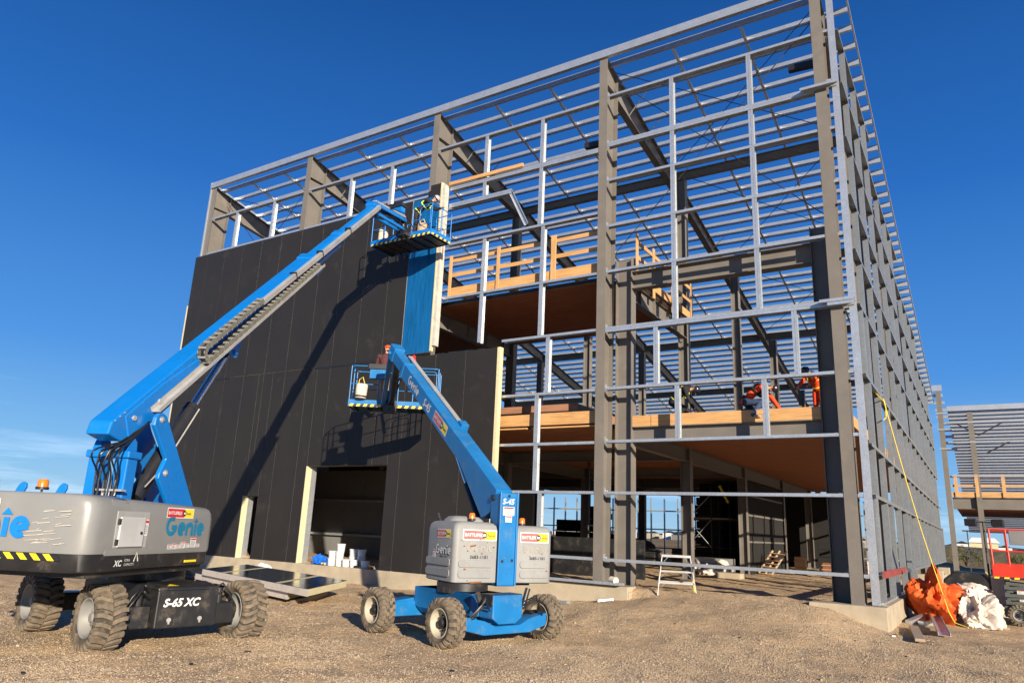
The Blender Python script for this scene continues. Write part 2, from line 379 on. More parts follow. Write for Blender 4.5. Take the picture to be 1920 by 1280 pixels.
gx = axis_pts(-24, 6, 0.11, -2600, 2600); gy = axis_pts(5.5, 24, 0.11, -60, 4200)
GX, GY = np.meshgrid(gx, gy, indexing='ij'); GZ = ground_z(GX, GY)
nx, ny = len(gx), len(gy)
V = np.stack([GX, GY, GZ], -1).reshape(-1, 3)
ii, jj = np.meshgrid(np.arange(nx-1), np.arange(ny-1), indexing='ij'); a = (ii*ny+jj).ravel()
F = np.stack([a, a+ny, a+ny+1, a+1], -1)
me = bpy.data.meshes.new('ground'); me.vertices.add(len(V)); me.vertices.foreach_set('co', V.ravel())
me.loops.add(F.size); me.loops.foreach_set('vertex_index', F.ravel().astype(np.int32)); me.polygons.add(len(F))
me.polygons.foreach_set('loop_start', np.arange(0, F.size, 4, dtype=np.int32)); me.update(calc_edges=True); me.validate()
me.polygons.foreach_set('use_smooth', [True]*len(me.polygons))
def gravel_material():
    m, t, b = nodes_of('gravel and dirt'); pos = objco(t)
    v = N(t, 'ShaderNodeTexVoronoi', Scale=30.0); t.links.new(pos, v.inputs['Vector'])
    v2 = N(t, 'ShaderNodeTexVoronoi', Scale=55.0); t.links.new(pos, v2.inputs['Vector'])
    big = N(t, 'ShaderNodeTexNoise', Scale=0.28, Detail=7.0, Roughness=0.62); t.links.new(pos, big.inputs['Vector'])
    mid = N(t, 'ShaderNodeTexNoise', Scale=1.7, Detail=7.0, Roughness=0.7); t.links.new(pos, mid.inputs['Vector'])
    fin = N(t, 'ShaderNodeTexNoise', Scale=14.0, Detail=4.0, Roughness=0.7); t.links.new(pos, fin.inputs['Vector'])
    sp = N(t, 'ShaderNodeSeparateColor'); t.links.new(v.outputs['Color'], sp.inputs[0])
    stone = ramp(t, sp.outputs[0], [(0.0, (0.36, 0.255, 0.15)), (0.45, (0.62, 0.455, 0.285)), (0.8, (0.74, 0.57, 0.38)), (1.0, (0.52, 0.42, 0.32))]).outputs[0]
    dirt = ramp(t, fin.outputs['Fac'], [(0.3, (0.52, 0.355, 0.20)), (0.7, (0.68, 0.485, 0.29))]).outputs[0]
    # patches: packed dirt against loose gravel
    patch = ramp(t, mid.outputs['Fac'], [(0.40, 0.0), (0.60, 1.0)]).outputs[0]
    col = mixc(t, patch, dirt, stone)
    dark = ramp(t, big.outputs['Fac'], [(0.36, 0.45), (0.56, 0.0)]).outputs[0]
    col = mixc(t, dark, col, (0.38, 0.275, 0.17))
    # beyond the site: dry grass
    g = N(t, 'ShaderNodeSeparateXYZ'); t.links.new(pos, g.inputs[0])
    far = N(t, 'ShaderNodeMapRange'); far.inputs['From Min'].default_value = 75; far.inputs['From Max'].default_value = 110; t.links.new(g.outputs['Y'], far.inputs[0])
    fn = N(t, 'ShaderNodeTexNoise', Scale=0.03, Detail=6.0); t.links.new(pos, fn.inputs['Vector'])
    fc = ramp(t, fn.outputs['Fac'], [(0.35, (0.15, 0.10, 0.05)), (0.65, (0.26, 0.19, 0.10))]).outputs[0]
    col = mixc(t, far.outputs[0], col, fc)
    t.links.new(col, b.inputs['Base Color']); b.inputs['Roughness'].default_value = 0.95
    b.inputs['Specular IOR Level'].default_value = 0.15
    inv = N(t, 'ShaderNodeMath', operation='MULTIPLY'); t.links.new(v.outputs['Distance'], inv.inputs[0]); t.links.new(patch, inv.inputs[1])
    h = N(t, 'ShaderNodeMath', operation='MULTIPLY_ADD'); t.links.new(inv.outputs[0], h.inputs[0]); h.inputs[1].default_value = -1.6
    t.links.new(fin.outputs['Fac'], h.inputs[2])
    h2 = N(t, 'ShaderNodeMath', operation='MULTIPLY_ADD'); t.links.new(v2.outputs['Distance'], h2.inputs[0]); h2.inputs[1].default_value = -0.5; t.links.new(h.outputs[0], h2.inputs[2])
    bp = N(t, 'ShaderNodeBump', Strength=1.0, Distance=0.045); t.links.new(h2.outputs[0], bp.inputs['Height']); t.links.new(bp.outputs[0], b.inputs['Normal'])
    return m
M['gravel'] = gravel_material()
me.materials.append(M['gravel'])
ground = bpy.data.objects.new('ground', me); COL.objects.link(ground); struct(ground)

# loose stones lying on the ground, thick in drifts and thin on the packed dirt
def scatter_stones():
    n = 330000
    d = 8.6+rng.rand(n)**1.7*15; ang = CAM_YAW+(rng.rand(n)-0.5)*R(76)
    x = d*np.sin(ang); y = d*np.cos(ang)
    drift = lumps(x, y, 3.2, 1.6, 7)+lumps(x, y, 1.1, 0.9, 27)+0.9*(1-sstep(9.0, 12.0, d))+0.35*sstep(-8, -4, x)
    prob = 0.16+0.84*sstep(-0.25, 0.9, drift)
    keep = ((y < 20.1) | ((x > -8.8) & (x < -3.5) & (y < 26))) & (rng.rand(n) < prob)
    x, y = x[keep], y[keep]; n = len(x)
    z = ground_z(x, y); s = 0.0065+0.009*rng.rand(n)**1.6; s[rng.rand(n) > 0.997] *= 2.2
    P = np.array([(1, 0, 0), (0, 1, 0), (-1, 0, 0), (0, -1, 0), (0.3, 0.2, 0.8), (-0.25, -0.2, 0.85)], float)
    Fc = np.array([(0, 1, 4), (1, 2, 4), (2, 5, 4), (2, 3, 5), (3, 0, 5), (0, 4, 5)])
    th = rng.rand(n)*6.28; A = np.repeat(P[None], n, 0)*(0.75+0.5*rng.rand(n, len(P), 1))
    A *= s[:, None, None]*np.stack([0.8+0.6*rng.rand(n), 0.8+0.5*rng.rand(n), 0.7+0.6*rng.rand(n)], -1)[:, None, :]
    X = A[..., 0]*np.cos(th)[:, None]-A[..., 1]*np.sin(th)[:, None]; Y = A[..., 0]*np.sin(th)[:, None]+A[..., 1]*np.cos(th)[:, None]
    W = np.stack([X+x[:, None], Y+y[:, None], A[..., 2]+(z-s*0.05)[:, None]], -1).reshape(-1, 3)
    FF = (Fc[None]+(np.arange(n)*len(P))[:, None, None]).reshape(-1, 3)
    me = bpy.data.meshes.new('loose_stones'); me.vertices.add(len(W)); me.vertices.foreach_set('co', W.ravel())
    me.loops.add(FF.size); me.loops.foreach_set('vertex_index', FF.ravel().astype(np.int32)); me.polygons.add(len(FF))
    me.polygons.foreach_set('loop_start', np.arange(0, FF.size, 3, dtype=np.int32)); me.update(calc_edges=True)
    m, t, bs = nodes_of('loose stone'); nz = N(t, 'ShaderNodeTexVoronoi', Scale=34.0); t.links.new(objco(t), nz.inputs['Vector'])
    sc = N(t, 'ShaderNodeSeparateColor'); t.links.new(nz.outputs['Color'], sc.inputs[0])
    c = ramp(t, sc.outputs[0], [(0.0, (0.30, 0.21, 0.12)), (0.5, (0.52, 0.39, 0.24)), (0.8, (0.62, 0.49, 0.32)), (1.0, (0.36, 0.31, 0.26))]).outputs[0]
    t.links.new(c, bs.inputs['Base Color']); bs.inputs['Roughness'].default_value = 0.9
    me.materials.append(m)
    o = bpy.data.objects.new('loose_stones', me); COL.objects.link(o); stuff(o)
    tag(o, 'loose tan stones strewn over the gravel ground in front of the building', 'gravel')
scatter_stones()
def debris():
    mb = MB(); rr = random.Random(31)
    for i in range(110):
        d = 9+12*rr.random(); a = CAM_YAW+R(70)*(rr.random()-.5); x, y = d*math.sin(a), d*math.cos(a)
        if y > 20: continue
        z = float(ground_z(np.array([x]), np.array([y]))[0]); L = 0.03+0.10*rr.random()**3; th = 6.28*rr.random(); w = 0.008+0.02*rr.random()
        mb.mat(rr.randrange(3)); mb.beam((x, y, z+w*.4), (x+L*math.cos(th), y+L*math.sin(th), z+w*.5), w*1.6, w)
    o = stuff(obj('debris_bits', mb, [M['oldwood'], M['black'], M['dirt']])); tag(o, 'scattered splinters and dark clods on the gravel', 'debris')
debris()

# far land: low hills, suburb roofs, shrubs
def hills():
    mb = MB(); n = 140; P = []; rr = random.Random(3)
    for i in range(n+1):
        a = R(-62)+R(90)*i/n; d = 1900
        h = 7+5*math.sin(i*0.21)+3*math.sin(i*0.53+1)+1.2*rr.random()
        for (k, hh) in ((0, -3), (1, h*0.6), (2, h), (3, -3)):
            dd = d+(0, 120, 260, 600)[k]; P.append((dd*math.sin(a), dd*math.cos(a), hh))
    Fc = [(i*4+k, (i+1)*4+k, (i+1)*4+k+1, i*4+k+1) for i in range(n) for k in range(3)]
    mb.add(P, Fc); o = obj('hills', mb, paint('distant hillside', (0.11, 0.095, 0.075), 0.95, 0, 0.35, 0.02), smooth=60); struct(o)
hills()
# ------------------------------------------------------------------ steel building
Y0 = 20.6                     # outer plane of the front columns and girts
YB = 56.0
XL, XR = -32.26, -2.15
COLX = [-32.1, -24.98, -17.44, -9.89, -2.80]
def roof_z(y): return 18.80-0.205*(y-Y0)
bld = thing('steel_frame_building', 'three storey steel frame building under construction with bare purlins and dark wall panels', 'building', (-17.0, 38.0, 0.0))
T = M['taupe']; G = M['galv']
def part(name, mb, mat, smooth=None, bevel=None, label=None, parent=None):
    o = obj(name, mb, mat, parent or bld, smooth, bevel)
    if label: o['label'] = label
    return o

# footing
def foundation():
    mb = MB()
    # front strip with its top at the measured heights, opening for the ramp between the two right columns
    mb.box(-32.7, -8.75, 20.34, 20.95, -1.0, 0.42)
    mb.box(-13.9, -8.80, 20.32, 20.93, -1.0, 0.56)
    mb.box(-3.9, -2.14, 20.32, 20.97, -1.0, 0.585)
    mb.box(-8.74, -3.91, 20.5, 20.95, -1.0, 0.30)
    mb.box(-2.55, -2.12, 20.98, 57.0, -1.0, 0.6)
    mb.box(-32.7, -32.2, 20.96, 57.0, -1.0, 0.42)
    mb.box(-32.7, -2.12, 57.01, 57.4, -1.0, 0.45)
    return part('foundation', mb, M['concrete'], bevel=0.012)
foundation()
for yy in (28.6, 36.4, 44.2, 52.0):
    mb = MB(); mb.box(-2.53, -1.95, yy-0.5, yy+0.5, -0.5, 0.95); part('pier', mb, M['concrete'], bevel=0.015)

# tapered portal columns: outer flange at Y0
def front_column(x, d0, d1, top):
    mb = MB(); w = 0.31; zb = 0.56 if x > -14 else 0.42
    mb.box(x-w/2, x+w/2, Y0, Y0+0.022, zb, top)
    mb.prism([(Y0+0.022, zb), (Y0+d0-0.022, zb), (Y0+d1-0.022, top-0.05), (Y0+0.022, top)], (x-0.009, 0, 0), (0,1,0), (0,0,1), (1,0,0), 0, 0.018)
    a, b = Vector((x, Y0+d0-0.011, zb)), Vector((x, Y0+d1-0.011, top-1.0))
    mb.beam(a, b, w, 0.022, (0,1,0))
    # knee stiffeners
    zk = top-1.05
    mb.box(x-w/2+0.01, x-0.010, Y0+0.023, Y0+d1-0.025, zk-0.01, zk+0.01); mb.box(x+0.010, x+w/2-0.01, Y0+0.023, Y0+d1-0.025, zk-0.01, zk+0.01)
    mb.box(x-0.22, x+0.22, Y0-0.05, Y0+d0+0.05, zb-0.03, zb-0.001)
    for dx in (-0.16, 0.16):
        for dy in (0.08, d0-0.08): mb.cyl((x+dx*0.9, Y0+dy, zb), (x+dx*0.9, Y0+dy, zb+0.06), 0.018, 6)
    return part('column', mb, T)
for i, x in enumerate(COLX):
    front_column(x, 0.50 if i < 4 else 0.42, (0.96, 0.98, 0.98, 0.92, 0.55)[i], 18.52)

def hcol_x(x0, x1, y, w, z0, z1):
    """wide-flange post whose flanges face left and right"""
    mb = MB(); mb.box(x0, x0+0.022, y-w/2, y+w/2, z0, z1); mb.box(x1-0.022, x1, y-w/2, y+w/2, z0, z1)
    mb.box(x0+0.022, x1-0.022, y-0.009, y+0.009, z0, z1)
    mb.box(x0-0.05, x1+0.05, y-w/2-0.04, y+w/2+0.04, z0-0.03, z0-0.001)
    return part('column', mb, T)
# inner portal beside the two right front columns
hcol_x(-9.60, -9.04, 21.32, 0.36, 0.56, 10.95)
hcol_x(-3.46, -2.96, 21.32, 0.36, 0.58, 10.95)
# post lines inside
for y in (27.0, 34.7, 42.4, 50.0):
    for x in (-9.3, -17.4, -24.9): hcol_x(x-0.19, x+0.19, y, 0.32, 0.55, roof_z(y)-1.0)
    mb = MB(); z1 = roof_z(y)-0.9
    mb.box(-2.99, -2.62, y-0.011, y+0.011, 0.6, z1); mb.box(-2.62, -2.60, y-0.17, y+0.17, 0.6, z1); mb.box(-3.01, -2.99, y-0.17, y+0.17, 0.6, z1)
    part('column', mb, T)
for x in (-32.0, -24.9, -17.4, -9.6):
    hcol_x(x-0.17, x+0.17, YB-0.6, 0.30, 0.45, roof_z(YB)-0.6)

# rafters: tapered, sloping down to the back
def rafter(x):
    mb = MB(); w = 0.26; st = [(Y0+0.9, 0.95), (27, 0.62), (36, 0.58), (45, 0.58), (YB, 0.5)]
    top = [(y, roof_z(y)-0.27) for y, d in st]; bot = [(y, roof_z(y)-0.27-d) for y, d in st]
    mb.prism(top+bot[::-1], (x-0.008, 0, 0), (0,1,0), (0,0,1), (1,0,0), 0, 0.016)
    mb.beam((x, Y0+0.03, roof_z(Y0+0.03)-0.258), (x, YB, roof_z(YB)-0.258), w, 0.022)
    for (a, b) in zip(bot[:-1], bot[1:]): mb.beam((x, a[0], a[1]-0.011), (x, b[0], b[1]-0.011), w, 0.022)
    mb.box(x-0.13, x+0.13, Y0+0.95, Y0+0.975, roof_z(Y0+0.95)-1.25, roof_z(Y0+0.95)-0.28)
    return part('rafter', mb, T)
for x in COLX: rafter(x)
# struts between rafters
for y in (27.1, 34.8, 42.5, 50.1):
    for a, b in zip(COLX[:-1], COLX[1:]):
        mb = MB(); z = roof_z(y)-0.72; mb.ibeam((a+0.15, y, z), (b-0.15, y, z), 0.22, 0.36); part('roof_strut', mb, T)
# haunch stubs on the columns
for x in (-9.89, -2.8):
    mb = MB(); mb.beam((x-0.95, Y0+0.55, 15.55 if x < -5 else 16.35), (x-0.17, Y0+0.55, 15.5 if x < -5 else 16.3), 0.18, 0.20); part('stub_beam', mb, M['black_clean'])

# purlins: cold-formed zeds running the length of the roof
PY = [Y0+0.50+0.765*k for k in range(int((YB-Y0-0.6)/0.765)+1)]
for k, y in enumerate(PY):
    z = roof_z(y)-0.135; mb = MB(); x0, x1 = XL, -2.02
    mb.box(x0, x1, y-0.004, y+0.004, z-0.13, z+0.13)
    mb.box(x0, x1, y+0.004, y+0.075, z+0.122, z+0.13); mb.box(x0, x1, y-0.075, y-0.004, z-0.13, z-0.122)
    mb.box(x0, x1, y-0.079, y-0.0755, z-0.128, z-0.10)
    part('purlin', mb, G)
# eave channel and rake edges
mb = MB(); ze = roof_z(Y0-0.05)
mb.box(XL-0.1, -2.02, Y0-0.09, Y0-0.078, ze-0.27, ze+0.03); mb.box(XL-0.1, -2.02, Y0-0.078, Y0+0.10, ze+0.018, ze+0.03); mb.box(XL-0.1, -2.02, Y0-0.078, Y0+0.06, ze-0.27, ze-0.258)
part('eave_channel', mb, G, label='galvanised eave channel along the top front edge')
for x in (XL-0.04, -2.0):
    mb = MB(); mb.beam((x, Y0-0.09, ze+0.02), (x, YB, roof_z(YB)+0.02), 0.05, 0.10); part('rake_edge', mb, G)
# bridging strips under the purlins, two in each bay
for a, b in zip(COLX[:-1], COLX[1:]):
    for q in (0.34, 0.67):
        x = a+(b-a)*q; mb = MB(); mb.mat(0)
        for y1, y2 in zip(PY[:-1], PY[1:]):
            # each strip dips from the top of one purlin to the foot of the next
            mb.beam((x, y1+0.03, roof_z(y1)-0.20), (x, y2-0.03, roof_z(y2)-0.205), 0.012, 0.10); mb.beam((x-0.035, y1+0.03, roof_z(y1)-0.256), (x-0.035, y2-0.03, roof_z(y2)-0.261), 0.07, 0.01)
            mb.prism([(y2-0.22, roof_z(y2)-0.25), (y2-0.006, roof_z(y2)-0.25), (y2-0.006, roof_z(y2)-0.04)], (x+0.007, 0, 0), (0,1,0), (0,0,1), (1,0,0), 0, 0.01); mb.mat(1); mb.prism([(x+0.02, roof_z(y2)-0.245), (x+0.02, roof_z(y2)-0.06), (x+0.16, roof_z(y2)-0.10), (x+0.62, roof_z(y2)-0.245)], (0, y2-0.016, 0), (1,0,0), (0,0,1), (0,1,0), 0, 0.008); mb.mat(0)  # bright plates added to imitate glints on the purlin webs
        part('bridging_strip_with_glint', mb, [M['galv_bright'], M['galv_bright']])
# flange braces from the rafters up to the purlins
for x in COLX[1:4]:
    for k in (2, 4, 7, 11, 15, 19, 24):
        y = PY[k]; s = 1 if k % 2 == 0 or x > -12 else -1
        d = 0.95 if y < 24 else 0.7
        mb = MB(); mb.beam((x+s*0.05, y, roof_z(y)-0.27-d+0.08), (x+s*0.85, y, roof_z(y)-0.2), 0.05, 0.008); part('flange_brace', mb, G)
# rod bracing
def rod(a, b, r=0.014): 
    mb = MB(); mb.cyl(a, b, r, 6); part('brace_rod', mb, M['black'])
for a, b in ((3, 4), (0, 1)):
    xa, xb = COLX[a]+0.2, COLX[b]-0.2
    rod((xa, Y0+0.72, 17.95), (xb, Y0+0.72, 11.3)); rod((xb, Y0+0.72, 17.95), (xa, Y0+0.72, 11.3))
    for y1, y2 in ((21.2, 27), (27.1, 34.7), (34.8, 42.4)):
        rod((xa, y1, roof_z(y1)-0.42), (xb, y2, roof_z(y2)-0.42)); rod((xb, y1, roof_z(y1)-0.42), (xa, y2, roof_z(y2)-0.42))

# ---- front girts (C lying flat, flanges facing out)
def girt(x0, x1, z, y=Y0, dep=0.20, fl=0.085, up=-1):
    mb = MB(); t = 0.006
    mb.box(x0, x1, y, y+dep, z-t, z)
    mb.box(x0, x1, y-0.0005, y+t, z-fl, z-t) if up < 0 else mb.box(x0, x1, y-0.0005, y+t, z, z+fl)
    mb.box(x0, x1, y+dep-t, y+dep+0.0005, z-fl, z-t) if up < 0 else mb.box(x0, x1, y+dep-t, y+dep+0.0005, z, z+fl)
    mb.box(x0, x1, y+t, y+0.022, z-fl-0.0005, z-fl+t) if up < 0 else None
    return part('girt', mb, G)
xa, xb = -9.72, -2.97
for z in (17.0, 13.74, 12.05, 10.43, 6.50, 4.83, 3.27, 1.31): girt(xa, xb, z)
for z in (15.13, 8.48):
    girt(xa, xb-0.02, z); girt(xa, xb-0.02, z-0.088, up=-1)
girt(-3.35, -2.33, 15.10, Y0-0.21); girt(-3.2, -2.32, 8.46, Y0-0.21); girt(-3.0, -2.32, 8.36, Y0-0.21)
for z in (17.0, 15.3, 13.74, 12.05, 10.43, 8.3, 6.50, 4.83, 3.27, 1.31): girt(-2.63, -2.50, z, Y0+0.02)
xa, xb = -17.27, -10.06
for z in (16.9, 15.02, 12.6, 10.42): girt(xa if z > 16 else -16.5, xb, z)
girt(-16.5, xb, 14.93)
girt(-16.5, -13.6, 14.28, dep=0.26); girt(-16.5, -13.6, 14.19)
for z in (8.47, 6.48, 4.81, 3.27, 1.31): girt(-13.72, xb, z)
for a, b in ((-24.82, -17.6), (-31.94, -25.14)):
    for z in (16.82, 14.9): girt(a, b, z)
# cleats bolting the girts to the columns
for x, s in ((-9.73, 1), (-2.96, -1)):
    for z in (17.0, 15.13, 13.74, 12.05, 10.43, 8.48, 6.50, 4.83, 3.27, 1.31):
        mb = MB(); a = x+(0.004 if s > 0 else -0.012); mb.box(min(a, a+s*0.008), max(a, a+s*0.008), Y0+0.03, Y0+0.17, z+0.001, z+0.12); mb.box(min(a, a+s*0.11), max(a, a+s*0.11), Y0+0.03, Y0+0.17, z+0.0012, z+0.008)
        for dx in (0.03, 0.08): mb.cyl((a+s*dx, Y0+0.1, z+0.008), (a+s*dx, Y0+0.1, z+0.03), 0.012, 6)
        part('cleat', mb, G)
# ---- upright studs between the girts
def stud(x, z0, z1, y=Y0, dep=0.19, w=0.075, s=1):
    mb = MB(); t = 0.006; h = s*t
    mb.box(x-t/2, x+t/2, y+0.002, y+dep, z0, z1)
    xo = x-w if s > 0 else x
    mb.box(xo, xo+w, y+0.0025, y+t, z0+0.001, z1-0.001); mb.box(xo, xo+w, y+dep-t, y+dep-0.0005, z0+0.001, z1-0.001)
    return part('stud', mb, G)
def double_stud(x, z0, z1, y=Y0): 
    mb = MB(); t = 0.006
    for xx, s in ((x, 1), (x+0.012, -1)):
        w = 0.065; mb.box(xx-t/2, xx+t/2, y+0.003, y+0.19, z0, z1)
        xo = xx-w if s > 0 else xx
        mb.box(xo, xo+w, y+0.0035, y+t+0.003, z0+0.001, z1-0.001); mb.box(xo, xo+w, y+0.184, y+0.1895, z0+0.001, z1-0.001)
        xe = xo if s > 0 else xo+w-t
        mb.box(xe, xe+t, y+0.0095, y+0.03, z0+0.002, z1-0.002)
    return part('stud', mb, G)
for x, zz in ((-7.40, (8.40, 10.34, 11.96, 13.66, 14.95, 16.92)), (-4.86, (8.40, 10.34, 11.96, 13.66, 14.95, 16.92))):
    for a, b in zip(zz[:-1], zz[1:]): double_stud(x, a+(0.09 if a > 8.5 else 0.09), b)
for x, a, b in ((-8.02, 6.51, 8.30), (-3.92, 6.51, 8.30), (-7.36, 4.84, 6.41), (-4.82, 4.84, 6.41),
                (-14.86, 15.03, 16.81), (-14.86, 14.29, 14.84), (-12.36, 15.03, 16.81), (-12.36, 12.61, 14.84), (-14.72, 10.43, 12.5), (-14.72, 8.48, 10.33),
                (-12.20, 10.43, 12.5), (-12.20, 8.48, 10.33), (-11.86, 6.49, 8.38), (-12.22, 4.82, 6.40), (-12.2, 3.28, 4.73), (-11.99, 1.32, 3.19),
                (-29.92, 14.5, 16.73), (-27.17, 14.5, 16.73), (-22.11, 14.5, 16.73), (-19.72, 14.5, 16.73)):
    double_stud(x, a, b)
mb = MB(); mb.chan((-13.66, Y0+0.05, 14.2), (-12.95, Y0+0.12, 12.75), 0.16, 0.07, 0.006, (0, -1, 0)); part('loose_stud', mb, G, label='unfixed galvanised stud hanging slantwise in the frame')
mb = MB(); mb.box(XL-0.12, XL-0.04, Y0-0.06, Y0+0.02, 14.6, 18.6); part('corner_stud', mb, G)

# ---- right wall: deep horizontal girts and studs
XO, XI = -2.22, -2.39
def wall_girt(y0, y1, z, name='girt'):
    mb = MB(); t = 0.006
    mb.box(XI, XO, y0, y1, z-t, z); mb.box(XO-t, XO+0.0005, y0, y1, z-0.09, z-t); mb.box(XI-0.0005, XI+t, y0, y1, z-0.09, z-t)
    return part(name, mb, M['galv_shaded'])
LV = [1.31, 3.27, 4.58, 6.42, 8.36, 9.95, 11.6, 13.42, 15.20, 17.0]
def wall_len(z): return min(YB, Y0+(18.55-z)/0.205)
BR = [20.76, 27.1, 34.8, 42.5, 50.1, YB]
for z in LV:
    for a, b in zip(BR[:-1], BR[1:]):
        b2 = min(b, wall_len(z))
        if b2-a > 0.8: wall_girt(a+0.01, b2-0.01, z)
ns = 0
def wall_stud(y, z0, z1, w=0.08):
    mb = MB(); t = 0.006
    mb.box(XI+0.004, XO-0.004, y-t/2, y+t/2, z0, z1); mb.box(XO-t-0.002, XO-0.002, y+t/2, y+w, z0+0.001, z1-0.001); mb.box(XI+0.002, XI+t+0.002, y+t/2, y+w, z0+0.001, z1-0.001)
    return part('wall_stud', mb, M['galv_shaded'])
PAT = [21.9, 24.2, 26.6, 29.4, 31.9, 33.9, 37.2, 39.6, 41.9, 45.0, 47.5, 49.6, 53.0, 55.2]
LOW = [20.95, 23.4, 24.7, 27.3, 29.7, 31.2, 33.9, 36.2, 38.6, 41.0, 43.9, 46.0, 48.5, 51.0, 53.5, 55.5]
MIDL = [21.4, 23.6, 26.1, 28.3, 30.5, 32.6, 34.6, 37.0, 39.5, 42.0, 44.6, 47.0, 50.2, 53.0]
for k, (a, b) in enumerate(zip(LV[:-1], LV[1:])):
    ys = LOW if k == 0 else MIDL if k in (1, 2) else PAT
    for y in ys:
        if wall_len(b) > y+0.2: wall_stud(y+(0.25 if k == 2 else 0), a, b-0.006)
for y in LOW[:6]: wall_stud(y+0.3, 0.62, 1.3)
# window boxes on the lower storey: doubled jambs
for y in (21.05, 23.3, 24.9, 27.15, 29.85, 33.75, 38.45): wall_stud(y, 1.31, 3.264)
for y in (21.15, 22.2, 24.4): wall_stud(y, 6.42, 8.354)
mb = MB(); mb.box(-2.38, -2.24, 20.8, 26.2, 0.605, 0.66); part('sill_channel', mb, G)
mb = MB(); mb.box(-2.235, -2.20, 20.82, 27.0, 1.23, 1.40); part('red_angle', mb, paint('red oxide primer', (0.22, 0.05, 0.045), 0.6, 0, 0.2, 4), label='length of steel angle in dull red primer')
# corner stud seen full height
mb = MB(); mb.box(-2.49, -2.31, Y0+0.02, Y0+0.03, 0.6, 18.6); mb.box(-2.316, -2.31, Y0+0.03, Y0+0.15, 0.6, 18.6); mb.box(-2.49, -2.484, Y0+0.03, Y0+0.15, 0.6, 18.6)
part('corner_stud', mb, G, label='tall galvanised corner channel running the full height')
# back wall and left wall girts (seen through the ground floor)
for z in (1.2, 2.6, 4.0):
    mb = MB(); mb.box(-32.2, -2.6, YB-0.2, YB, z-0.09, z); part('girt', mb, G)
for k in range(26):
    x = -31.0+k*1.1
    mb = MB(); mb.box(x-0.04, x+0.04, YB-0.18, YB-0.02, 0.46, 4.9); part('back_stud', mb, G)

# ---- floors
def deck(x0, x1, y0, y1, z, pitch, name='floor_deck'):
    """planks on edge with open joints seen from below, black sheet above as joint shade"""
    mb = MB(); mb.mat(1); mb.box(x0, x1, y0, y1, z+0.012, z+0.16); mb.mat(0)  # black sheet stands in for the shadow lines between battens
    y = y0
    while y < y1-0.02:
        mb.box(x0+0.01, x1-0.01, y, y+pitch*0.62, z, z+0.0115); y += pitch
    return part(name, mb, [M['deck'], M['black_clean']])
deck(-32.0, -10.08, 20.98, 27.0, 10.2, 0.15); deck(-10.07, -9.05, 21.52, 27.0, 10.2, 0.15)
deck(-32.0, -2.9, 21.53, 52.0, 5.30, 0.19); deck(-32.0, -10.08, 20.98, 21.52, 5.30, 0.19)
# floor beams
def fbeam(a, b, d, bf, stiff=0):
    mb = MB(); mb.ibeam(a, b, bf, d, 0.024, 0.016)
    a, b = Vector(a), Vector(b); L = (b-a).length; dr = (b-a).normalized(); sd = dr.cross(Vector((0,0,1)))
    for i in range(stiff):
        p = a+dr*(L*(i+0.5)/stiff)
        for s in (-1, 1): mb.frame_box(p, dr, sd*s, (0,0,1), -0.006, 0.006, 0.0081, bf/2-0.01, -d/2+0.0245, d/2-0.0245)
    return part('floor_beam', mb, T)
fbeam((-9.04, 21.32, 10.17), (-3.46, 21.32, 10.17), 0.60, 0.34)
fbeam((-9.04, 21.32, 5.07), (-3.46, 21.32, 5.07), 0.46, 0.34)
for x in (-9.25, -17.4, -24.9):
    fbeam((x, 21.52, 9.88), (x, 26.8, 9.88), 0.62, 0.26, 4)
    fbeam((x, 21.52, 5.02), (x, 26.8, 5.02), 0.52, 0.26)
    for a, b in ((27.2, 34.5), (34.9, 42.2), (42.6, 49.8)): fbeam((x, a, 5.02), (x, b, 5.02), 0.52, 0.26)
for y in (27.0, 34.7, 42.4, 50.0):
    for a, b in ((-24.7, -17.6), (-17.2, -9.5)): fbeam((a, y, 5.06), (b, y, 5.06), 0.44, 0.22)
# edge timbers
def timber(x0, x1, y0, y1, z0, z1, ax='x', name='edge_timber'):
    mb = MB(); mb.box(x0, x1, y0, y1, z0, z1); return part(name, mb, M['timber_'+ax], bevel=0.006)
timber(-9.03, -8.42, 21.17, 21.30, 5.302, 5.64); timber(-8.40, -3.47, 21.16, 21.29, 5.302, 5.65)
timber(-13.95, -12.62, 20.84, 20.94, 5.42, 5.80); timber(-12.60, -10.06, 20.84, 20.94, 5.42, 5.82)
timber(-13.95, -12.7, 20.83, 20.96, 5.31, 5.36, name='ledger'); timber(-12.5, -10.1, 20.83, 20.96, 5.31, 5.36, name='ledger')
mb = MB(); mb.box(-16.5, -11.3, 21.8, 26.5, 5.48, 6.28); part('crate_of_sheathing', mb, M['plywood'])
timber(-16.5, -10.06, 20.86, 20.97, 10.46, 10.86)
timber(-9.06, -8.96, 21.55, 26.8, 10.33, 10.62, 'y')
timber(-2.95, -2.86, 21.6, 56, 5.3, 5.62, 'y')

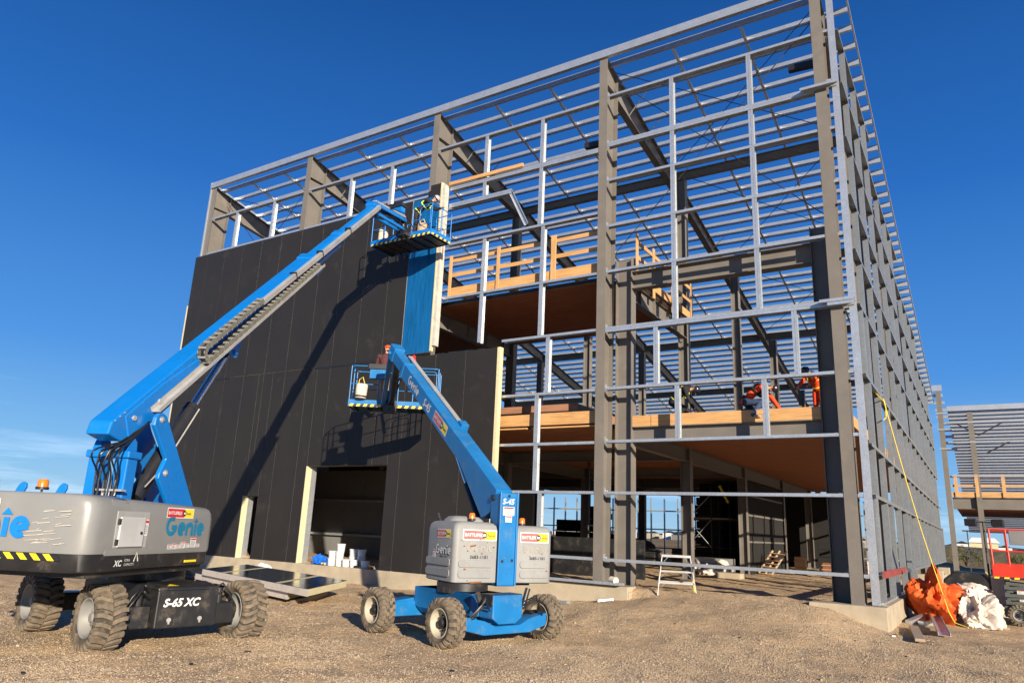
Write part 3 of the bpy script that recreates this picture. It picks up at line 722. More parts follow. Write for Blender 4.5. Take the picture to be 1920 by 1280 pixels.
# ---- wall panels
PT = 0.10
def panel(x0, x1, z0, z1, mat=None, name='wall_panel'):
    mb = MB(); g = 0.007
    mb.mat(0).frame_box((0,0,0), (1,0,0), (0,1,0), (0,0,1), x0+g, x1-g, 20.36, 20.362+PT*0.1, z0, z1)
    mb.mat(1).frame_box((0,0,0), (1,0,0), (0,1,0), (0,0,1), x0+0.001, x1-0.001, 20.3725, 20.47, z0+0.002, z1-0.002)
    return part(name, mb, [mat or M['panel'], M['white_edge']], bevel=0.003)
JX = [-32.4]+[-31.39+1.36*k for k in range(11)]
for a, b in zip(JX[:-2]+[JX[-2]], JX[1:-1]+[-18.16]): panel(a, b, 8.17, 14.66)
panel(-18.15, -16.77, 8.27, 14.62, M['film']); panel(-17.3, -16.77, 14.63, 15.15)
mb = MB(); mb.box(-16.765, -16.70, 20.34, 20.48, 8.3, 15.15); part('panel_edge', mb, M['foam'])
mb = MB(); mb.box(-16.698, -16.56, 20.36, 20.60, 8.5, 15.05); part('panel_edge', mb, M['white_edge'])
JL = JX+[-16.43, -15.07, -13.72]
DOORS = [(-26.27, -25.35, 2.93), (-22.62, -18.38, 4.13)]
for a, b in zip(JL[:-1], JL[1:]):
    segs = [(a, b)]
    for d0, d1, zt in DOORS:
        new = []
        for s0, s1 in segs:
            if d1 <= s0 or d0 >= s1: new.append((s0, s1)); continue
            if s0 < d0: new.append((s0, d0))
            if d1 < s1: new.append((d1, s1))
            panel(max(s0, d0), min(s1, d1), zt, 8.14)
        segs = new
    for s0, s1 in segs:
        if s1-s0 > 0.03: panel(s0, s1, 0.36 if s0 < -18.3 else 0.44, 8.14)
# screws along the heads of the panels
SC = obj('screw', MB().cyl((0, 0, 0), (0, -0.012, 0), 0.022, 6), M['alu'], bld); first = True
def screw(x, z):
    global first
    o = SC if first else SC.copy()
    if not first: COL.objects.link(o); o.parent = bld
    first = False; o.location = Vector((x, 20.3595, z))-bld.location
for a, b in zip(JX[:-2], JX[1:-1]): screw(a+0.38, 14.58); screw(b-0.38, 14.58)
for x in (-31.2, -30.8, -29.6, -29.3, -22.0, -21.2, -20.1): screw(x, 8.05)
for x in (-16.0, -15.5, -14.7, -14.3): screw(x, 8.04)
for x, z in ((-28.1, 4.9), (-29.6, 3.9), (-30.3, 5.6)): screw(x, z)
# door jambs: cream cut edge, galvanised frame
for d0, d1, zt in DOORS:
    mb = MB(); mb.box(d0-0.003, d0+0.03, 20.345, 20.60, 0.40, zt-0.01); part('door_jamb', mb, M['foam'])
    mb = MB(); mb.box(d0+0.031, d0+0.06, 20.602, 20.86, 0.40, zt-0.01); part('door_jamb', mb, G)
    mb = MB(); mb.box(d1-0.03, d1+0.003, 20.45, 20.85, 0.40, zt-0.01); part('door_jamb', mb, M['black_clean'])
    mb = MB(); mb.box(d0, d1, 20.40, 20.80, zt+0.0, zt+0.05); part('door_head', mb, T)
mb = MB(); mb.box(-13.715, -13.60, 20.355, 20.56, 0.56, 8.15); part('panel_edge', mb, M['foam'])
mb = MB(); mb.box(-32.80, -32.56, 20.55, 20.9, 0.36, 12.2); part('panel_edge', mb, M['foam'])
mb = MB(); mb.box(-32.62, -32.58, 20.92, 56.5, 0.36, 11.0); part('side_wall_panel', mb, M['inner_wall'])
# the dark joint left open between the panel rows, panel clips
for a, b in ((-31.6, -28.3), (-22.8, -18.9)):
    mb = MB(); mb.box(a, b, 20.335, 20.3595, 8.10, 8.16); part('open_joint', mb, M['black_clean'])
# back of the left bay: dim partition with liner panels and rails
for k in range(8):
    mb = MB(); x = -31.9+k*1.36; mb.box(x, x+1.345, 26.4, 26.48, 0.5, 4.5); part('partition_panel', mb, M['inner_wall'])
for z in (1.4, 3.0): 
    mb = MB(); mb.box(-31.9, -17.7, 26.2, 26.39, z, z+0.1); part('girt', mb, G)
for x in (-28.6, -21.5):
    mb = MB(); mb.box(x-0.2, x+0.2, 25.7, 26.1, 0.5, 5.0); part('column', mb, T)

# ------------------------------------------------------------------ far wing at the right
wing = thing('steel_frame_wing', 'lower steel frame wing behind the right end with open purlin roof', 'building', (18.0, 62.0, 0.0))
def wpart(name, mb, mat): return obj(name, mb, mat, wing)
YW = 58.5
for x in (-0.05, 7.6, 15.2, 22.8):
    mb = MB(); mb.ibeam((x, YW+0.3, 0.2), (x, YW+0.3, 11.2), 0.32, 0.55, up=(0,1,0)); wpart('column', mb, T)
    mb = MB(); mb.ibeam((x, YW+0.3, 11.1), (x, YW+38, 11.1-0.205*37.7), 0.24, 0.55); wpart('rafter', mb, T)
for k in range(48):
    y = YW+0.4+k*0.76; z = 11.55-0.205*(y-YW); mb = MB()
    mb.box(-1.35, 34, y-0.004, y+0.004, z-0.27, z); mb.box(-1.35, 34, y-0.07, y-0.004, z-0.27, z-0.262); mb.box(-1.35, 34, y+0.004, y+0.07, z-0.008, z); wpart('purlin', mb, G)
mb = MB(); mb.box(-1.35, 34, YW-0.08, YW-0.06, 11.3, 11.65); wpart('eave_channel', mb, G)
for z in (10.55, 9.2, 8.1, 6.9): 
    mb = MB(); mb.box(-1.5 if z != 8.1 else 0.5, 34, YW, YW+0.18, z-0.1, z); wpart('girt', mb, G)
for z in (3.55, 2.1):
    mb = MB(); mb.box(-1.5, 34, YW+12, YW+12.2, z-0.1, z); wpart('girt', mb, G)
for k in range(14):
    mb = MB(); x = -1.2+k*2.4; mb.box(x, x+0.08, YW+12, YW+12.18, 0.2, 2.0 if k % 2 else 3.5); wpart('stud', mb, G)
mb = MB(); mb.ibeam((-1.6, YW+0.3, 5.05), (34, YW+0.3, 5.05), 0.3, 0.75); wpart('floor_beam', mb, T)
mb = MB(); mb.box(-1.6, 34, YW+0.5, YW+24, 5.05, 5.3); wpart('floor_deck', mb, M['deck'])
mb = MB(); mb.box(-1.6, 34, YW+0.1, YW+0.22, 5.45, 5.78); wpart('edge_timber', mb, M['timber_x'])
for z in (6.15, 6.75):
    mb = MB(); mb.box(-1.6, 34, YW+0.1, YW+0.15, z, z+0.13); wpart('guard_board', mb, M['timber_x'])
for x in (-1.4, -0.2, 1.3, 3.3, 5.4, 7.2, 10):
    mb = MB(); mb.box(x, x+0.2, YW+0.02, YW+0.08, 5.46, 6.95); wpart('guard_post', mb, M['timber_z'])
for a, b in (((0.35, 9.6), (-1.0, 10.5)), ((0.35, 9.6), (1.9, 10.5)), ((0.7, 8.4), (2.1, 9.15)), ((3.0, 8.1), (3.0, 10.5)), ((2.9, 8.0), (4.4, 6.95))):
    mb = MB(); mb.beam((a[0], YW+0.1, a[1]), (b[0], YW+0.1, b[1]), 0.08, 0.08); wpart('knee_brace', mb, G if a[0] > 2.5 else M['black'])
# raised roof bay where the two meet
mb = MB(); mb.box(-2.1, -1.5, YB+1.2, YB+1.24, 12.55, 12.95); wpart('eave_channel', mb, G)
for k in range(9):
    mb = MB(); z = 12.4-k*0.35; mb.box(-2.1, -1.5+0.05*k, YB+1.6+k*1.0, YB+1.68+k*1.0, z-0.2, z); wpart('purlin', mb, G)
mb = MB(); mb.ibeam((-1.75, YB+1.3, 0.4), (-1.75, YB+1.3, 12.5), 0.3, 0.5, up=(0,1,0)); wpart('column', mb, T)
for z in (11.0, 9.9, 8.6):
    mb = MB(); mb.box(-2.0, -1.3, YB+1.0, YB+1.18, z-0.1, z); wpart('girt', mb, G)

# ------------------------------------------------------------------ timber guard rails on the upper floor
gr = thing('timber_guard_rail', 'two-rail fresh timber guard along the front edge of the upper floor', 'railing', (-13.2, 20.9, 10.4), 'timber guard rails')
for z in (11.35, 11.95):
    for a, b in ((-16.5, -12.3), (-12.1, -10.06)):
        mb = MB(); mb.box(a, b, 20.99, 21.03, z, z+0.15); obj('rail', mb, M['timber_x'], gr, bevel=0.004)
for x in (-16.45, -14.25, -11.95):
    mb = MB(); mb.box(x, x+0.20 if x > -12 else x+0.13, 20.80, 20.84, 10.44, 12.15); obj('post', mb, M['timber_z'], gr, bevel=0.004)
gr2 = thing('timber_guard_rail', 'two-rail fresh timber guard running back along the open right edge of the upper floor', 'railing', (-9.0, 24.0, 10.4), 'timber guard rails')
for z in (11.0, 11.55):
    mb = MB(); mb.box(-8.99, -8.95, 21.4, 26.9, z, z+0.14); obj('rail', mb, M['timber_y'], gr2, bevel=0.004)
for y in (21.25, 22.75, 24.6, 26.75):
    mb = MB(); mb.box(-8.94, -8.90, y, y+0.16, 10.0 if 22 < y < 25 else 10.4, 11.85); obj('post', mb, M['timber_z'], gr2, bevel=0.004)
mb = MB(); mb.box(-16.5, -13.1, 20.50, 20.58, 15.03, 15.17); tag(obj('timber_board', mb, M['timber_x'], bevel=0.004), 'long fresh timber board lying on a girt above the blue film panel', 'board')
# ------------------------------------------------------------------ shared machine parts
class Frame:
    """upright frame: f forward, r to the right, z up"""
    def __init__(s, x, y, heading):
        s.o = Vector((x, y, 0)); s.F = Vector((heading[0], heading[1], 0)).normalized(); s.R = Vector((s.F.y, -s.F.x, 0))
    def P(s, f, r, z): return s.o+s.F*f+s.R*r+Vector((0, 0, z))
    def box(s, mb, f0, f1, r0, r1, z0, z1): return mb.frame_box(s.o, s.F, s.R, (0,0,1), f0, f1, r0, r1, z0, z1)

def wheel(parent, c, axle, Rr, w, rimmat, lug=0.035, nl=22, seed=0, rim_depth=0.06, style=0):
    """axle points to the outer face"""
    c = Vector(c); a = Vector(axle).normalized(); wh = sub('wheel', parent, c)
    rr = Rr*0.60; h = w/2
    mb = MB(); ri = Rr-lug
    prof = [(-h*0.80, rr*0.98), (-h*0.98, rr+0.04), (-h, Rr*0.82), (-h*0.93, ri-0.03), (-h*0.72, ri), (-h*0.3, ri+0.004), (h*0.3, ri+0.004), (h*0.72, ri), (h*0.93, ri-0.03), (h, Rr*0.82), (h*0.98, rr+0.04), (h*0.80, rr*0.98)]
    mb.lathe(prof, c, a, 48)
    mb.mat(1)
    x = a.orthogonal().normalized(); y = a.cross(x)
    def pt(t, hh, r): return c+a*hh+(x*math.cos(t)+y*math.sin(t))*r
    for k in range(nl):
        for s in (-1, 1):
            t0 = 2*math.pi*(k+(0.25 if s > 0 else -0.25)*(1 if style else 1))/nl; dt = 2*math.pi/nl*(0.27 if style == 0 else 0.33)
            stp = [(0.02, 0.0), (0.40, 0.18), (0.72, 0.30), (1.0, 0.30), (1.04, 0.30)] if style == 0 else [(0.03, 0.0), (0.34, 0.0), (0.46, 0.32), (0.8, 0.32), (1.02, 0.32)]
            prev = None
            for i, (q, sh) in enumerate(stp):
                tt = t0+sh*2*math.pi/nl*1.5*(1 if s > 0 else 1)
                top = Rr if q < 0.9 else Rr-0.012 if q <= 1.0 else Rr-0.06
                bot = ri-0.03 if q < 0.95 else ri-0.07
                hh = s*h*q
                ring = [pt(tt-dt, hh, bot), pt(tt-dt*0.86, hh, top), pt(tt+dt*0.86, hh, top), pt(tt+dt, hh, bot)]
                o = len(mb.v); mb.v.extend([tuple(p) for p in ring])
                if prev is not None:
                    for j in range(3): mb.f.append((prev+j, prev+j+1, o+j+1, o+j)); mb.m.append(1)
                if i in (0, len(stp)-1): mb.f.append((o, o+1, o+2, o+3)); mb.m.append(1)
                prev = o
    obj('tyre', mb, [M['rubber'], M['tread']], wh, smooth=38)
    mb = MB()
    prof = [(h*0.80, rr*1.0), (h*0.90, rr*0.97), (h*0.86, rr*0.90), (h*0.80-rim_depth*0.5, rr*0.86), (h*0.72-rim_depth, rr*0.74), (h*0.70-rim_depth, rr*0.42), (h*0.74-rim_depth, rr*0.38), (h*0.74-rim_depth, 0.0)]
    mb.lathe(prof, c, a, 40)
    mb.lathe([(-h*0.80, rr*1.0), (-h*0.9, rr*0.96), (-h*0.5, rr*0.86), (h*0.2, rr*0.80), (h*0.2, 0.0)], c, a, 32)
    obj('rim', mb, rimmat, wh, smooth=40)
    mb = MB(); hb = h*0.74-rim_depth
    mb.lathe([(hb+0.002, rr*0.36), (hb+0.05, rr*0.34), (hb+0.055, rr*0.24), (hb+0.085, rr*0.22), (hb+0.085, 0)], c, a, 24)
    for k in range(9):
        t = 2*math.pi*k/9; p = c+a*(hb)+(x*math.cos(t)+y*math.sin(t))*rr*0.50; mb.cyl(p, p+a*0.03, 0.016, 6)
    obj('hub', mb, M['black'] if style else rimmat, wh, smooth=40)
    return wh

def decal(parent, o, u, v, w, h, txt='BATTLEFIELD', faded=False):
    """rental sticker: white border, red field with white words, round badge, yellow field"""
    o, u, v = Vector(o), Vector(u).normalized(), Vector(v).normalized(); n = u.cross(v); d = 0.003
    rm = M['red_faded'] if faded else M['red']
    mb = MB()
    def q(x0, x1, y0, y1, k): mb.add([o+u*x0+v*y0+n*k, o+u*x1+v*y0+n*k, o+u*x1+v*y1+n*k, o+u*x0+v*y1+n*k], [(0,1,2,3)])
    b = h*0.10; s = w*0.63
    mb.mat(0); q(0, w, 0, h, d); mb.mat(1); q(b, s, b, h-b, 2*d); mb.mat(2); q(s, w-b, b, h-b, 2*d)
    mb.mat(3); P = [o+u*(s+h*0.29*math.cos(t*math.pi/9))+v*(h/2+h*0.29*math.sin(t*math.pi/9))+n*(3*d) for t in range(18)]; mb.add(P, [tuple(range(18))])
    mb.mat(0); q(s-h*0.16, s+h*0.16, h*0.40, h*0.60, 4*d)
    t1 = text_mb(txt, h*0.42, o+u*(b*1.8)+v*(h*0.36), u, v, 3*d, 0, 0.012*h, 0.94)
    mb.mat(0); mb.add(t1.v, t1.f)
    t2 = text_mb('Rental', h*0.34, o+u*(s+h*0.34)+v*(h*0.38), u, v, 3*d, 0, 0.006*h, 0.95)
    mb.mat(3); mb.add(t2.v, t2.f)
    return obj('rental_decal', mb, [M['white'], rm, M['yellow'], M['black_clean']], parent)

def label_plate(parent, o, u, v, w, h, seed=0, name='warning_label'):
    o, u, v = Vector(o), Vector(u).normalized(), Vector(v).normalized(); n = u.cross(v); mb = MB(); rr = random.Random(seed)
    def q(x0, x1, y0, y1, k): mb.add([o+u*x0+v*y0+n*k, o+u*x1+v*y0+n*k, o+u*x1+v*y1+n*k, o+u*x0+v*y1+n*k], [(0,1,2,3)])
    mb.mat(0); q(0, w, 0, h, 0.002); mb.mat(1); q(w*0.06, w*0.94, h*0.78, h*0.94, 0.004)
    mb.mat(2)
    for k in range(5): q(w*0.1, w*(0.5+0.4*rr.random()), h*(0.12+0.12*k), h*(0.16+0.12*k), 0.004)
    return obj(name, mb, [M['white'], M['red'], M['black_clean']], parent)

def beacon(parent, p, h=0.14, r=0.06):
    p = Vector(p); b = sub('beacon', parent, p)
    mb = MB(); mb.lathe([(0, r*1.15), (h*0.25, r*1.15), (h*0.25, r)], p, (0,0,1), 20); mb.lathe([(-0.08, 0.015), (0, 0.015)], p, (0,0,1), 8); obj('base', mb, M['black_clean'], b, smooth=40)
    mb = MB(); mb.lathe([(h*0.25, r*0.98), (h*0.8, r*0.94), (h*0.98, r*0.7), (h, 0)], p, (0,0,1), 20); obj('lens', mb, M['amber'], b, smooth=50)

def rounded_rect(x0, x1, y0, y1, radii, n=7):
    """corner order: (x0,y0),(x1,y0),(x1,y1),(x0,y1)"""
    P = []
    for (cx, cy, sx, sy, a0), r in zip(((x0, y0, 1, 1, 180), (x1, y0, -1, 1, 270), (x1, y1, -1, -1, 0), (x0, y1, 1, -1, 90)), radii):
        ox, oy = cx+sx*r, cy+sy*r
        for i in range(n+1): t = R(a0+90*i/n); P.append((ox+r*math.cos(t), oy+r*math.sin(t)))
    return P
def shell(mb, fr, outline, levels):
    """stack of outlines, (z, inset) per level; capped at both ends. outline in (r, f)"""
    k = len(outline); base = len(mb.v); cx = sum(p[0] for p in outline)/k; cy = sum(p[1] for p in outline)/k
    W = max(p[0] for p in outline)-cx; D = max(p[1] for p in outline)-cy
    for z, ins in levels:
        zf = z if callable(z) else (lambda r, f, z=z: z)
        for (r, f) in outline:
            rr = cx+(r-cx)*(1-ins/W); ff = cy+(f-cy)*(1-ins/D); mb.v.append(tuple(fr.P(ff, rr, zf(rr, ff))))
    for i in range(len(levels)-1):
        for j in range(k): mb.f.append((base+i*k+j, base+i*k+(j+1) % k, base+(i+1)*k+(j+1) % k, base+(i+1)*k+j)); mb.m.append(mb.cm)
    mb.f.append(tuple(base+j for j in range(k-1, -1, -1))); mb.m.append(mb.cm)
    t = base+(len(levels)-1)*k; mb.f.append(tuple(t+j for j in range(k))); mb.m.append(mb.cm)

def basket(parent, c, X, Y, w, d, z, matn, rail_h=1.15, gap=None, ctl=(-0.55, 0.12), cz=0.0):
    """work platform: c = centre of the near long edge, X along the long edge, Y away from the camera; grey mesh floor, blue toe boards, tube rails"""
    c = Vector(c); X = Vector(X).normalized(); Y = Vector(Y).normalized(); Z = Vector((0,0,1)); h = w/2; m = M[matn]
    def P(a, b, q): return c+X*a+Y*b+Z*(q)
    mb = MB(); mb.frame_box(c, X, Y, Z, -h, h, 0, d, -0.05, 0)
    for k in range(7): a = -h+0.12+k*(w-0.24)/6; mb.frame_box(c, X, Y, Z, a-0.025, a+0.025, 0.03, d-0.03, -0.11, -0.051)
    obj('platform_floor', mb, M['black'], parent)
    mb = MB()
    mb.frame_box(c, X, Y, Z, -h, h, -0.02, 0.0, -0.08, 0.14); mb.frame_box(c, X, Y, Z, -h, h, d, d+0.02, -0.08, 0.14)
    mb.frame_box(c, X, Y, Z, -h-0.02, -h, -0.02, d+0.02, -0.08, 0.14); mb.frame_box(c, X, Y, Z, h, h+0.02, -0.02, d+0.02, -0.08, 0.14)
    obj('toe_board', mb, m, parent)
    mb = MB()
    def stripes(o, u, n, L):
        k = int(L/0.11)
        for i in range(k):
            a = 0.02+i*L/k; mb.mat(i % 2); q = L/k*0.98
            mb.add([o+u*a+n*0.002+Z*(-0.075), o+u*(a+q)+n*0.002+Z*(-0.075), o+u*(a+q+0.04)+n*0.002+Z*0.0, o+u*(a+0.04)+n*0.002+Z*0.0], [(0,1,2,3)])
    stripes(P(-h, -0.02, 0), X, -Y, w-0.06); stripes(P(h+0.02, 0, 0), Y, X, d-0.06)
    obj('hazard_stripe', mb, [M['yellow'], M['black_clean']], parent)
    r = 0.019
    zt, zm = rail_h, rail_h*0.52
    mb = MB()
    corners = [(-h, 0), (h, 0), (h, d), (-h, d)]
    def bend(pts, rad=0.12):
        out = [Vector(pts[0])]
        for i in range(1, len(pts)-1):
            p = Vector(pts[i]); a = (Vector(pts[i-1])-p).normalized(); b = (Vector(pts[i+1])-p).normalized()
            for t in (0, .25, .5, .75, 1): out.append((p+a*rad)*(1-t)**2+p*(2*t*(1-t))+(p+b*rad)*t*t)
        out.append(Vector(pts[-1])); return out
    g = gap or (-0.25, 0.35)
    # top rail in two hoops left and right of the entry
    mb.tube(bend([P(g[0], 0, 0.14), P(g[0], 0, zt), P(-h, 0, zt), P(-h, d, zt), P(h, d, zt), P(h, 0, zt), P(g[1], 0, zt), P(g[1], 0, 0.14)]), r, 8)
    mb.tube([P(g[0], 0, zm), P(-h, 0, zm), P(-h, d, zm), P(h, d, zm), P(h, 0, zm), P(g[1], 0, zm)], r*0.9, 8)
    for (a, b) in ((-h, 0), (h, 0), (h, d), (-h, d), (0, d), (-h*0.5, d), (h*0.5, d), (h, d*0.5), (-h, d*0.5)): mb.tube([P(a, b, 0.13), P(a, b, zt)], r, 8)
    # swing gate hoop and grab loops
    mb.tube(bend([P(h*0.96, -0.01, 0.35), P(h*0.96, -0.01, zt*0.92), P(h*0.62, -0.01, zt*0.92), P(h*0.62, -0.01, 0.35), P(h*0.96, -0.01, 0.35)]), r*0.8, 8)
    obj('guard_rail', mb, m, parent, smooth=50)
    mb = MB(); mb.frame_box(c, X, Y, Z, ctl[0], ctl[1], -0.12, 0.10, zt-0.18+cz, zt+0.12+cz); mb.frame_box(c, X, Y, Z, ctl[0]+0.08, ctl[1]-0.08, -0.135, -0.121, zt-0.42, zt-0.16)
    obj('control_box', mb, m, parent, bevel=0.02)
    mb = MB(); mb.prism([(-0.16, 0.125), (0.16, 0.125), (0.16, 0.16), (-0.16, 0.30)], c+X*(ctl[0]-0.05)+Z*(zt+cz), Y, Z, X, 0, ctl[1]-ctl[0]+0.1); obj('control_cover', mb, M['black_clean'], parent, bevel=0.01)
    return P

# ------------------------------------------------------------------ the large boom lift at the left
A = Vector((-12.0, 6.83, 0)); HEAD = (-0.42, 0.907)
lift = thing('boom_lift', 'large bright blue boom lift with grey hood, boom raised to the wall top', 'boom lift', (-12.4, 7.9, 0), 'boom lifts')
f65 = Frame(A.x, A.y, HEAD)
# chassis
ch = Frame(-12.45, 7.86, (0.99, -0.14))          # forward = towards the near axle
B = M['black']
for (f, r, out) in ((1.28, 1.17, 1), (1.28, -1.17, -1), (-1.30, 1.17, 1), (-1.30, -1.17, -1)):
    c = ch.P(f, r*(1.0), 0.475); wheel(lift, c, ch.R*out, 0.485, 0.44, M['rim'], 0.042, 24, rim_depth=0.11)
mb = MB(); ch.box(mb, -1.25, 1.15, -0.52, 0.52, 0.42, 0.92); obj('chassis', mb, B, lift, bevel=0.03)
mb = MB(); ch.box(mb, 1.15, 1.62, -0.50, 0.50, 0.30, 0.86); mb.prism([(1.15, 0.86), (1.62, 0.86), (1.60, 0.90), (1.15, 0.96)], ch.o, ch.F, (0,0,1), ch.R, -0.50, 0.50)
obj('axle_box', mb, B, lift, bevel=0.035, label=None) if False else obj('axle_box', mb, B, lift, bevel=0.035)
for s in (-1, 1):
    mb = MB(); ch.box(mb, 1.08, 1.48, s*0.52 if s > 0 else -0.90, 0.90 if s > 0 else -0.52, 0.30, 0.62)
    mb.cyl(ch.P(1.28, s*0.62, 0.5), ch.P(1.28, s*0.98, 0.48), 0.13, 16); mb.cyl(ch.P(1.34, s*0.66, 0.60), ch.P(1.34, s*0.66, 0.86), 0.055, 12); obj('axle_arm', mb, B, lift, bevel=0.015)
    mb = MB(); ch.box(mb, -1.5, -1.1, s*0.52 if s > 0 else -0.95, 0.95 if s > 0 else -0.52, 0.32, 0.62); obj('axle_arm', mb, B, lift, bevel=0.015)
for s in (-1, 1):
    mb = MB(); mb.tube([ch.P(1.3, s*0.5, 0.8), ch.P(1.42, s*0.66, 0.93), ch.P(1.45, s*0.82, 0.75), ch.P(1.36, s*0.88, 0.5)], 0.018, 8)
    mb.tube([ch.P(1.36, s*0.5, 0.7), ch.P(1.48, s*0.7, 0.84), ch.P(1.5, s*0.86, 0.62), ch.P(1.4, s*0.9, 0.42)], 0.016, 8)
    obj('hose_bundle', mb, M['hose'], lift, smooth=50)
mb = text_mb('S-65 XC', 0.165, ch.P(1.622, 0.40, 0.62)+Vector((0, 0, 0)), -ch.R*1, (0,0,1), 0.003, 0.25, 0.006)
obj('model_lettering', mb, M['white'], lift)
for r_ in (0.28, -0.22):
    mb = MB(); mb.cyl(ch.P(1.62, r_, 0.42), ch.P(1.635, r_, 0.42), 0.035, 12); ch.box(mb, 1.621, 1.64, r_-0.012, r_+0.012, 0.36, 0.41); obj('tie_down_ring', mb, M['alu'], lift)
mb = MB(); mb.add([ch.P(1.5, 0.32, 0.915), ch.P(1.5, 0.12, 0.915), ch.P(1.36, 0.22, 0.932)], [(0,1,2)]); obj('arrow_decal', mb, M['yellow'], lift)
# turntable plate and post
mb = MB(); mb.cyl((-12.45, 7.86, 0.90), (-12.45, 7.86, 1.17), 0.62, 40); f65.box(mb, -1.6, 1.35, -1.1, 0.86, 1.10, 1.19); obj('turntable', mb, B, lift, smooth=40)
# hoods: rear counterweight, right hood, left hood (all grey over a black skirt)
rear = [(0.985, -1.452), (0.985, -1.0), (-1.30, -1.0), (-1.30, -1.452)]
def rear_outline(n=14):
    P = []
    # superellipse bulge between the two sides
    for i in range(n*2+1):
        t = math.pi*i/(2*n); c, s_ = math.cos(t), math.sin(t); e = 0.42
        P.append((-0.1575+1.1425*math.copysign(abs(c)**e, c), -1.452-0.43*abs(s_)**e))
    return P+[(-1.30, -1.0), (0.985, -1.0)]
RO = rear_outline()
rearh = sub('rear_hood', lift, f65.P(-1.4, 0, 1.2))
mb = MB(); shell(mb, f65, RO, [(1.18, 0.05), (1.20, 0.01), (1.425, 0.0)]); obj('skirt', mb, M['black'], rearh, smooth=45)
mb = MB(); shell(mb, f65, RO, [(1.427, 0.03), (1.43, 0.0), (1.50, -0.012), (2.02, -0.004), (2.12, 0.015), (2.19, 0.06), (2.225, 0.14), (2.235, 0.25)]); obj('cover', mb, M['hood_grey'], rearh, smooth=50)
mb = MB(); fn = -1.452-0.43-0.014
k = 0; a = -1.30
while a < 0.62:
    mb.mat(k % 2); mb.add([f65.P(fn, a, 1.335), f65.P(fn, a+0.10, 1.335), f65.P(fn, a+0.01, 1.42), f65.P(fn, a-0.09, 1.42)], [(0,1,2,3)]); a += 0.10; k += 1
obj('hazard_stripe', mb, [M['yellow'], M['black_clean']], rearh)
lg = logo_mb(0.275, f65.P(fn+0.0005, -1.36, 1.62), f65.R, (0,0,1)); obj('logo_lettering', lg, M['logo_blue'], rearh)
decal(rearh, f65.P(fn+0.001, -1.0, 1.975), f65.R, (0,0,1), 0.62, 0.15)
mb = MB(); rr_ = random.Random(4)
for i in range(26):
    a = 0.18+0.5*rr_.random(); z = 1.5+0.5*rr_.random(); L = 0.03+0.22*rr_.random(); w_ = 0.003+0.004*rr_.random()
    mb.add([f65.P(fn+0.0, a-L/2, z), f65.P(fn, a+L/2, z+0.02), f65.P(fn, a+L/2, z+0.02+w_), f65.P(fn, a-L/2, z+w_)], [(0,1,2,3)])
obj('scratches', mb, paint('bare scrape', (0.62, 0.58, 0.50), 0.6), rearh)
SO = rounded_rect(0.46, 0.985, -1.445, 1.52, (0.02, 0.02, 0.30, 0.12))
sideh = sub('side_hood', lift, f65.P(0, 0.8, 1.2))
ztop = lambda r, f: 2.215-0.045*max(0, f+0.2)
mb = MB(); shell(mb, f65, SO, [(1.18, 0.05), (1.20, 0.012), (1.40, 0.004)]); obj('skirt', mb, M['black'], sideh, smooth=45)
mb = MB(); shell(mb, f65, SO, [(1.402, 0.02), (1.405, 0.0), (1.46, -0.01), (1.95, -0.004), (lambda r, f: ztop(r, f)-0.10, 0.012), (lambda r, f: ztop(r, f)-0.03, 0.05), (ztop, 0.12)]); obj('cover', mb, M['hood_grey'], sideh, smooth=50)
rs = 0.985+0.012
mb = MB(); f65.box(mb, -1.30, -0.52, 0.97, rs+0.002, 1.50, 2.03); obj('recess_panel', mb, paint('lighter grey recess panel', (0.30, 0.305, 0.30), 0.4), sideh, bevel=0.015)  # recess panel in a grey lighter than the hood cover
mb = MB(); f65.box(mb, -1.24, -0.66, rs+0.004, rs+0.035, 1.52, 1.95); dr = obj('ground_control_door', mb, paint('pale grey door', (0.43, 0.435, 0.43), 0.38), sideh, bevel=0.012)
for z_ in (1.84, 1.55):
    mb = MB(); f65.box(mb, -1.275, -1.245, rs+0.004, rs+0.04, z_, z_+0.08); obj('hinge', mb, M['black_clean'], sideh)
mb = MB(); mb.cyl(f65.P(-0.74, rs+0.034, 1.72), f65.P(-0.74, rs+0.05, 1.72), 0.022, 12); obj('door_latch', mb, M['black_clean'], sideh)
label_plate(sideh, f65.P(-0.64, rs+0.003, 1.68), f65.F, (0,0,1), 0.10, 0.24, 5)
lg = logo_mb(0.205, f65.P(-0.06, rs, 1.685), f65.F, (0,0,1)); obj('logo_lettering', lg, M['logo_teal'], sideh)
decal(sideh, f65.P(-0.10, rs, 1.955), f65.F, (0,0,1), 0.78, 0.165)
for i, (a, z, w_, h_) in enumerate(((0.05, 1.47, 0.12, 0.075), (0.18, 1.47, 0.12, 0.085), (0.31, 1.475, 0.10, 0.07), (0.42, 1.48, 0.14, 0.10), (0.58, 1.485, 0.10, 0.07), (0.70, 1.49, 0.18, 0.15), (0.90, 1.49, 0.10, 0.06))):
    label_plate(sideh, f65.P(a, rs-0.004, z), f65.F, (0,0,1), w_, h_, i)
t1 = text_mb('XC', 0.115, f65.P(-1.20, rs-0.003, 1.255), f65.F, (0,0,1), 0.003, 0.15, 0.004); t2 = text_mb('XTRA', 0.05, f65.P(-0.98, rs-0.003, 1.315), f65.F, (0,0,1), 0.003, 0.1); t3 = text_mb('CAPACITY.', 0.05, f65.P(-0.98, rs-0.003, 1.255), f65.F, (0,0,1), 0.003, 0.1)
for t_ in (t2, t3): t1.add(t_.v, t_.f)
q = ribbon([(0, 0), (0.05, 0.13), (0.1, 0.0)], 0.025); t1.add([f65.P(-0.76+a, rs, 1.31+b) for a, b in q[0]], q[1])
obj('badge_lettering', t1, M['white'], sideh)
